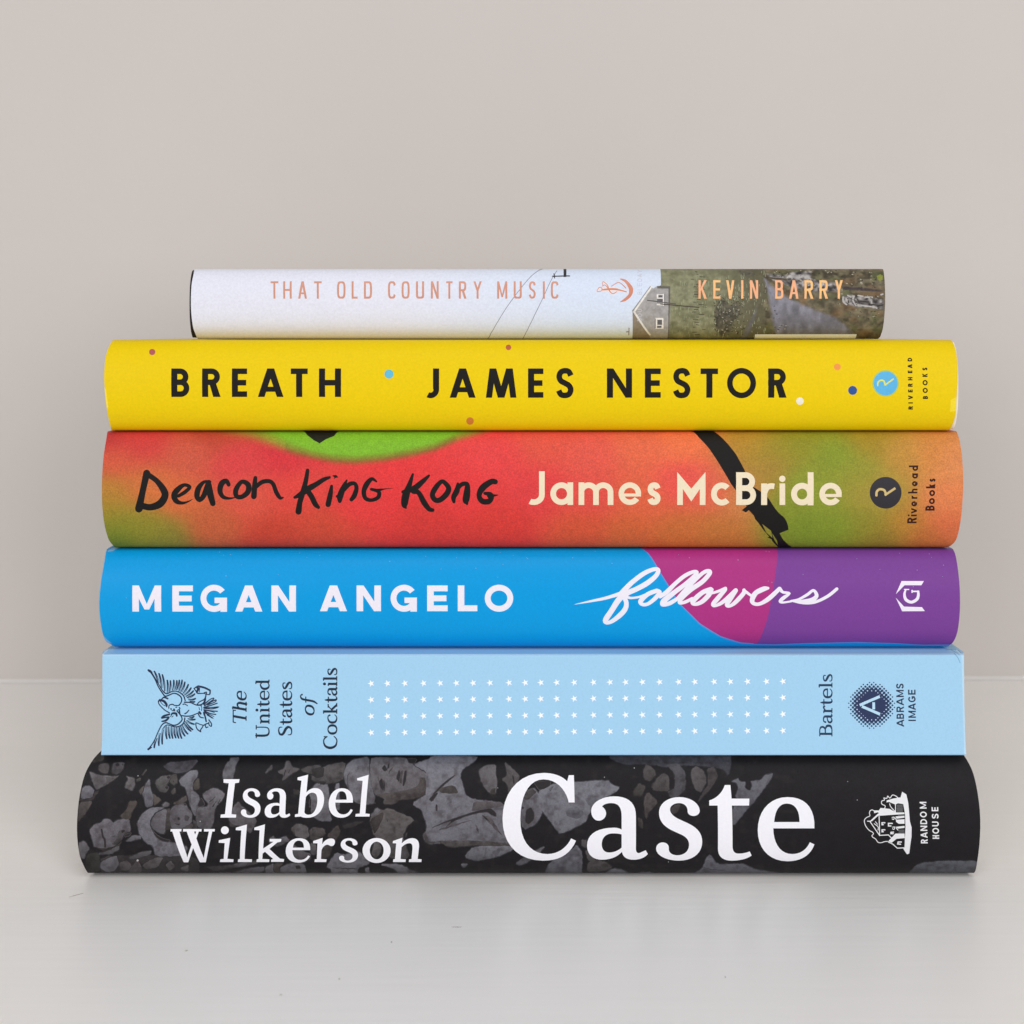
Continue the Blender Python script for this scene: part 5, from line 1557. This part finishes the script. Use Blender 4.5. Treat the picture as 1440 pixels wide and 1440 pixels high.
wil += path('M 677 552 L 737 532 L 733 573 C 750 545 775 532 800 537 C 815 542 818 555 812 570 C 806 584 792 588 780 580 C 770 574 762 574 752 580 C 740 588 731 600 729 615 L 726 666 L 762 668 L 759 685 L 685 685 L 687 668 L 700 666 L 704 567 L 676 566 Z')
wil += fit(g_s, 842, 534, 962, 689, 6) + [circle(1078, 612, 89, 40, 79), circle(1079, 612, 44, 32, 56)]
wil += path('M 1182 552 L 1242 531 L 1237 567 C 1260 543 1285 533 1308 534 C 1340 537 1350 560 1346 595 L 1338 666 L 1363 668 L 1361 685 L 1282 685 L 1284 668 L 1299 666 L 1305 605 C 1307 575 1300 566 1285 566 C 1268 566 1248 578 1236 592 L 1230 666 L 1263 668 L 1261 685 L 1182 685 L 1184 668 L 1194 666 L 1202 567 L 1180 566 Z')
w_w = [[(0, 878), (116, 878), (112, 904), (-2, 904)], [(134, 878), (330, 878), (328, 904), (132, 904)], [(356, 878), (471, 878), (468, 904), (354, 904)],
       [(14, 892), (90, 892), (170, 1150), (187, 1232), (140, 1232)], [(158, 1232), (187, 1232), (304, 892), (276, 892)], [(166, 892), (246, 892), (338, 1150), (374, 1232), (312, 1232)], [(345, 1232), (374, 1232), (446, 892), (410, 892)]]
HL = Frame(1205, 1105, 130 / 1440)
hs = path('M 705 92 L 770 135 L 800 270 L 825 550 L 852 650 L 850 800 L 830 930 L 815 1055 L 780 1068 L 722 980 L 742 960 L 748 820 L 757 640 L 750 440 L 722 285 L 640 272 L 600 292 L 500 252 L 460 258 L 465 228 L 560 200 L 680 180 Z M 345 380 L 370 345 L 510 360 L 612 415 L 742 415 L 742 440 L 362 466 L 335 445 Z M 196 556 L 330 432 L 348 452 L 236 552 Z M 262 384 L 352 384 L 350 432 L 325 412 L 270 428 Z M 490 862 L 600 745 L 742 745 L 746 815 L 620 825 L 540 888 Z M 600 478 L 742 470 L 742 496 L 620 512 Z M 610 530 L 742 520 L 742 592 L 652 592 L 610 562 Z M 600 640 L 742 625 L 742 656 L 640 668 Z')
hs += LN('200,552 355,775;345,450 354,775;165,551 215,553;355,772 490,765 545,820;490,875 560,910 630,972 735,966', 14, sm=False)
hs += LN('262,388 238,375 205,392 196,430 202,470 150,495 116,540 130,610 160,660 200,700 240,720 258,748 236,775 246,800 292,830 330,880 380,886 430,870 478,866;432,350 440,312 390,285 386,240 430,222 420,190 465,196 480,160 515,192 552,145 600,156 640,188;510,280 530,330 600,405;600,290 602,400', 12)
hs += LN('436,576 392,576 392,606 412,606;436,686 392,686 392,716 412,716;552,586 492,586 492,626 530,626;570,722 530,726 530,746 566,746;692,876 642,876 636,906 680,910', 18, sm=False)
hs += LN('548,492 582,490 572,525 550,515;600,500 612,530;556,645 592,645 576,680 556,668;612,660 640,690;270,590 330,640 330,690;290,560 320,600', 12)
stripes = LN(';'.join('650,%d 742,%d' % (y, y) for y in (690, 706, 722, 738)) + ';' + ';'.join('622,%d 716,%d' % (y, y) for y in (300, 316, 332, 350, 366, 382, 398)) + ';640,455 742,452;640,468 742,462', 7, sm=False, cap=False)
V6 = Frame(1205, 1105, 130 / 1440, rot=True, shear=-.034, y0=-895)
ra = rot_items([('R', 897, 832), ('A', 812, 722), ('N', 703, 622), ('D', 598, 518), ('O', 492, 402), ('M', 356, 250)])
ho = rot_items([('H', 826, 768), ('O', 746, 656), ('U', 632, 556), ('S', 516, 432), ('E', 396, 332)])
L6 += [
    Layer(W6, [q for g in (g_C, g_a) for q in path(g)], FE, 'title', True),
    Layer(W6, [q for g in (g_s, g_t, g_e) for q in path(g)], FF_, 'title', True),
    Layer(W6, isabel, FC, 'author_name', True), Layer(W6, wil, FC, 'author_name', True), Layer(W6, w_w, FB, 'author_name'),
    Layer((226, 226, 230), hs, HL, 'publisher_emblem'), Layer((120, 120, 124), stripes, HL, 'publisher_emblem'),
    Layer((226, 226, 230), run_sans(V6, ra, 998, 1104, 19), V6, 'publisher_name'),
    Layer((226, 226, 230), run_sans(V6, ho, 1182, 1286, 19), V6, 'publisher_name'),
]
m_p6 = printed('black_photo_jacket', .5, .16, gscale=2100, spec=.12, mottle=.10, mscale=330, bump=.02)
m_w6 = printed('white_matte_ink', .5, .02)
build_spine(b6, S6, [(150, 1049), (139, 1059), (131, 1068), (122, 1083), (116, 1100), (111, 1125), (108.6, 1150), (108.2, 1165), (109.2, 1185), (112.5, 1205), (116, 1213), (119, 1220), (124, 1228), (130, 1233)],
            [(1342, 1049), (1352, 1058), (1358, 1066), (1367, 1083), (1373, 1105), (1377.5, 1135), (1378.6, 1160), (1377.5, 1185), (1374.5, 1210), (1371, 1226), (1364, 1231)],
            coal, L6, {None: m_p6, 'title': m_w6, 'author_name': m_w6, 'publisher_emblem': m_w6, 'publisher_name': m_w6}, grid=0.48, back=.163, cover_rgb=(40, 38, 42))
m_blk = plain('black_board', (34, 32, 34), .7, .3, .08, 500)
obj('board_case', case_mesh('board_case', S6, X(136, 0), X(1350, 0), .163), m_blk, b6)
obj('page_block', page_mesh(S6, X(132, 0), X(1354, 0), .163), M_PAGES, b6)

for o, z in ((b1, Z1), (b2, Z2), (b3, Z3), (b4, Z4), (b5, Z5), (b6, Z6)):
    seat(o, .012, z[0])
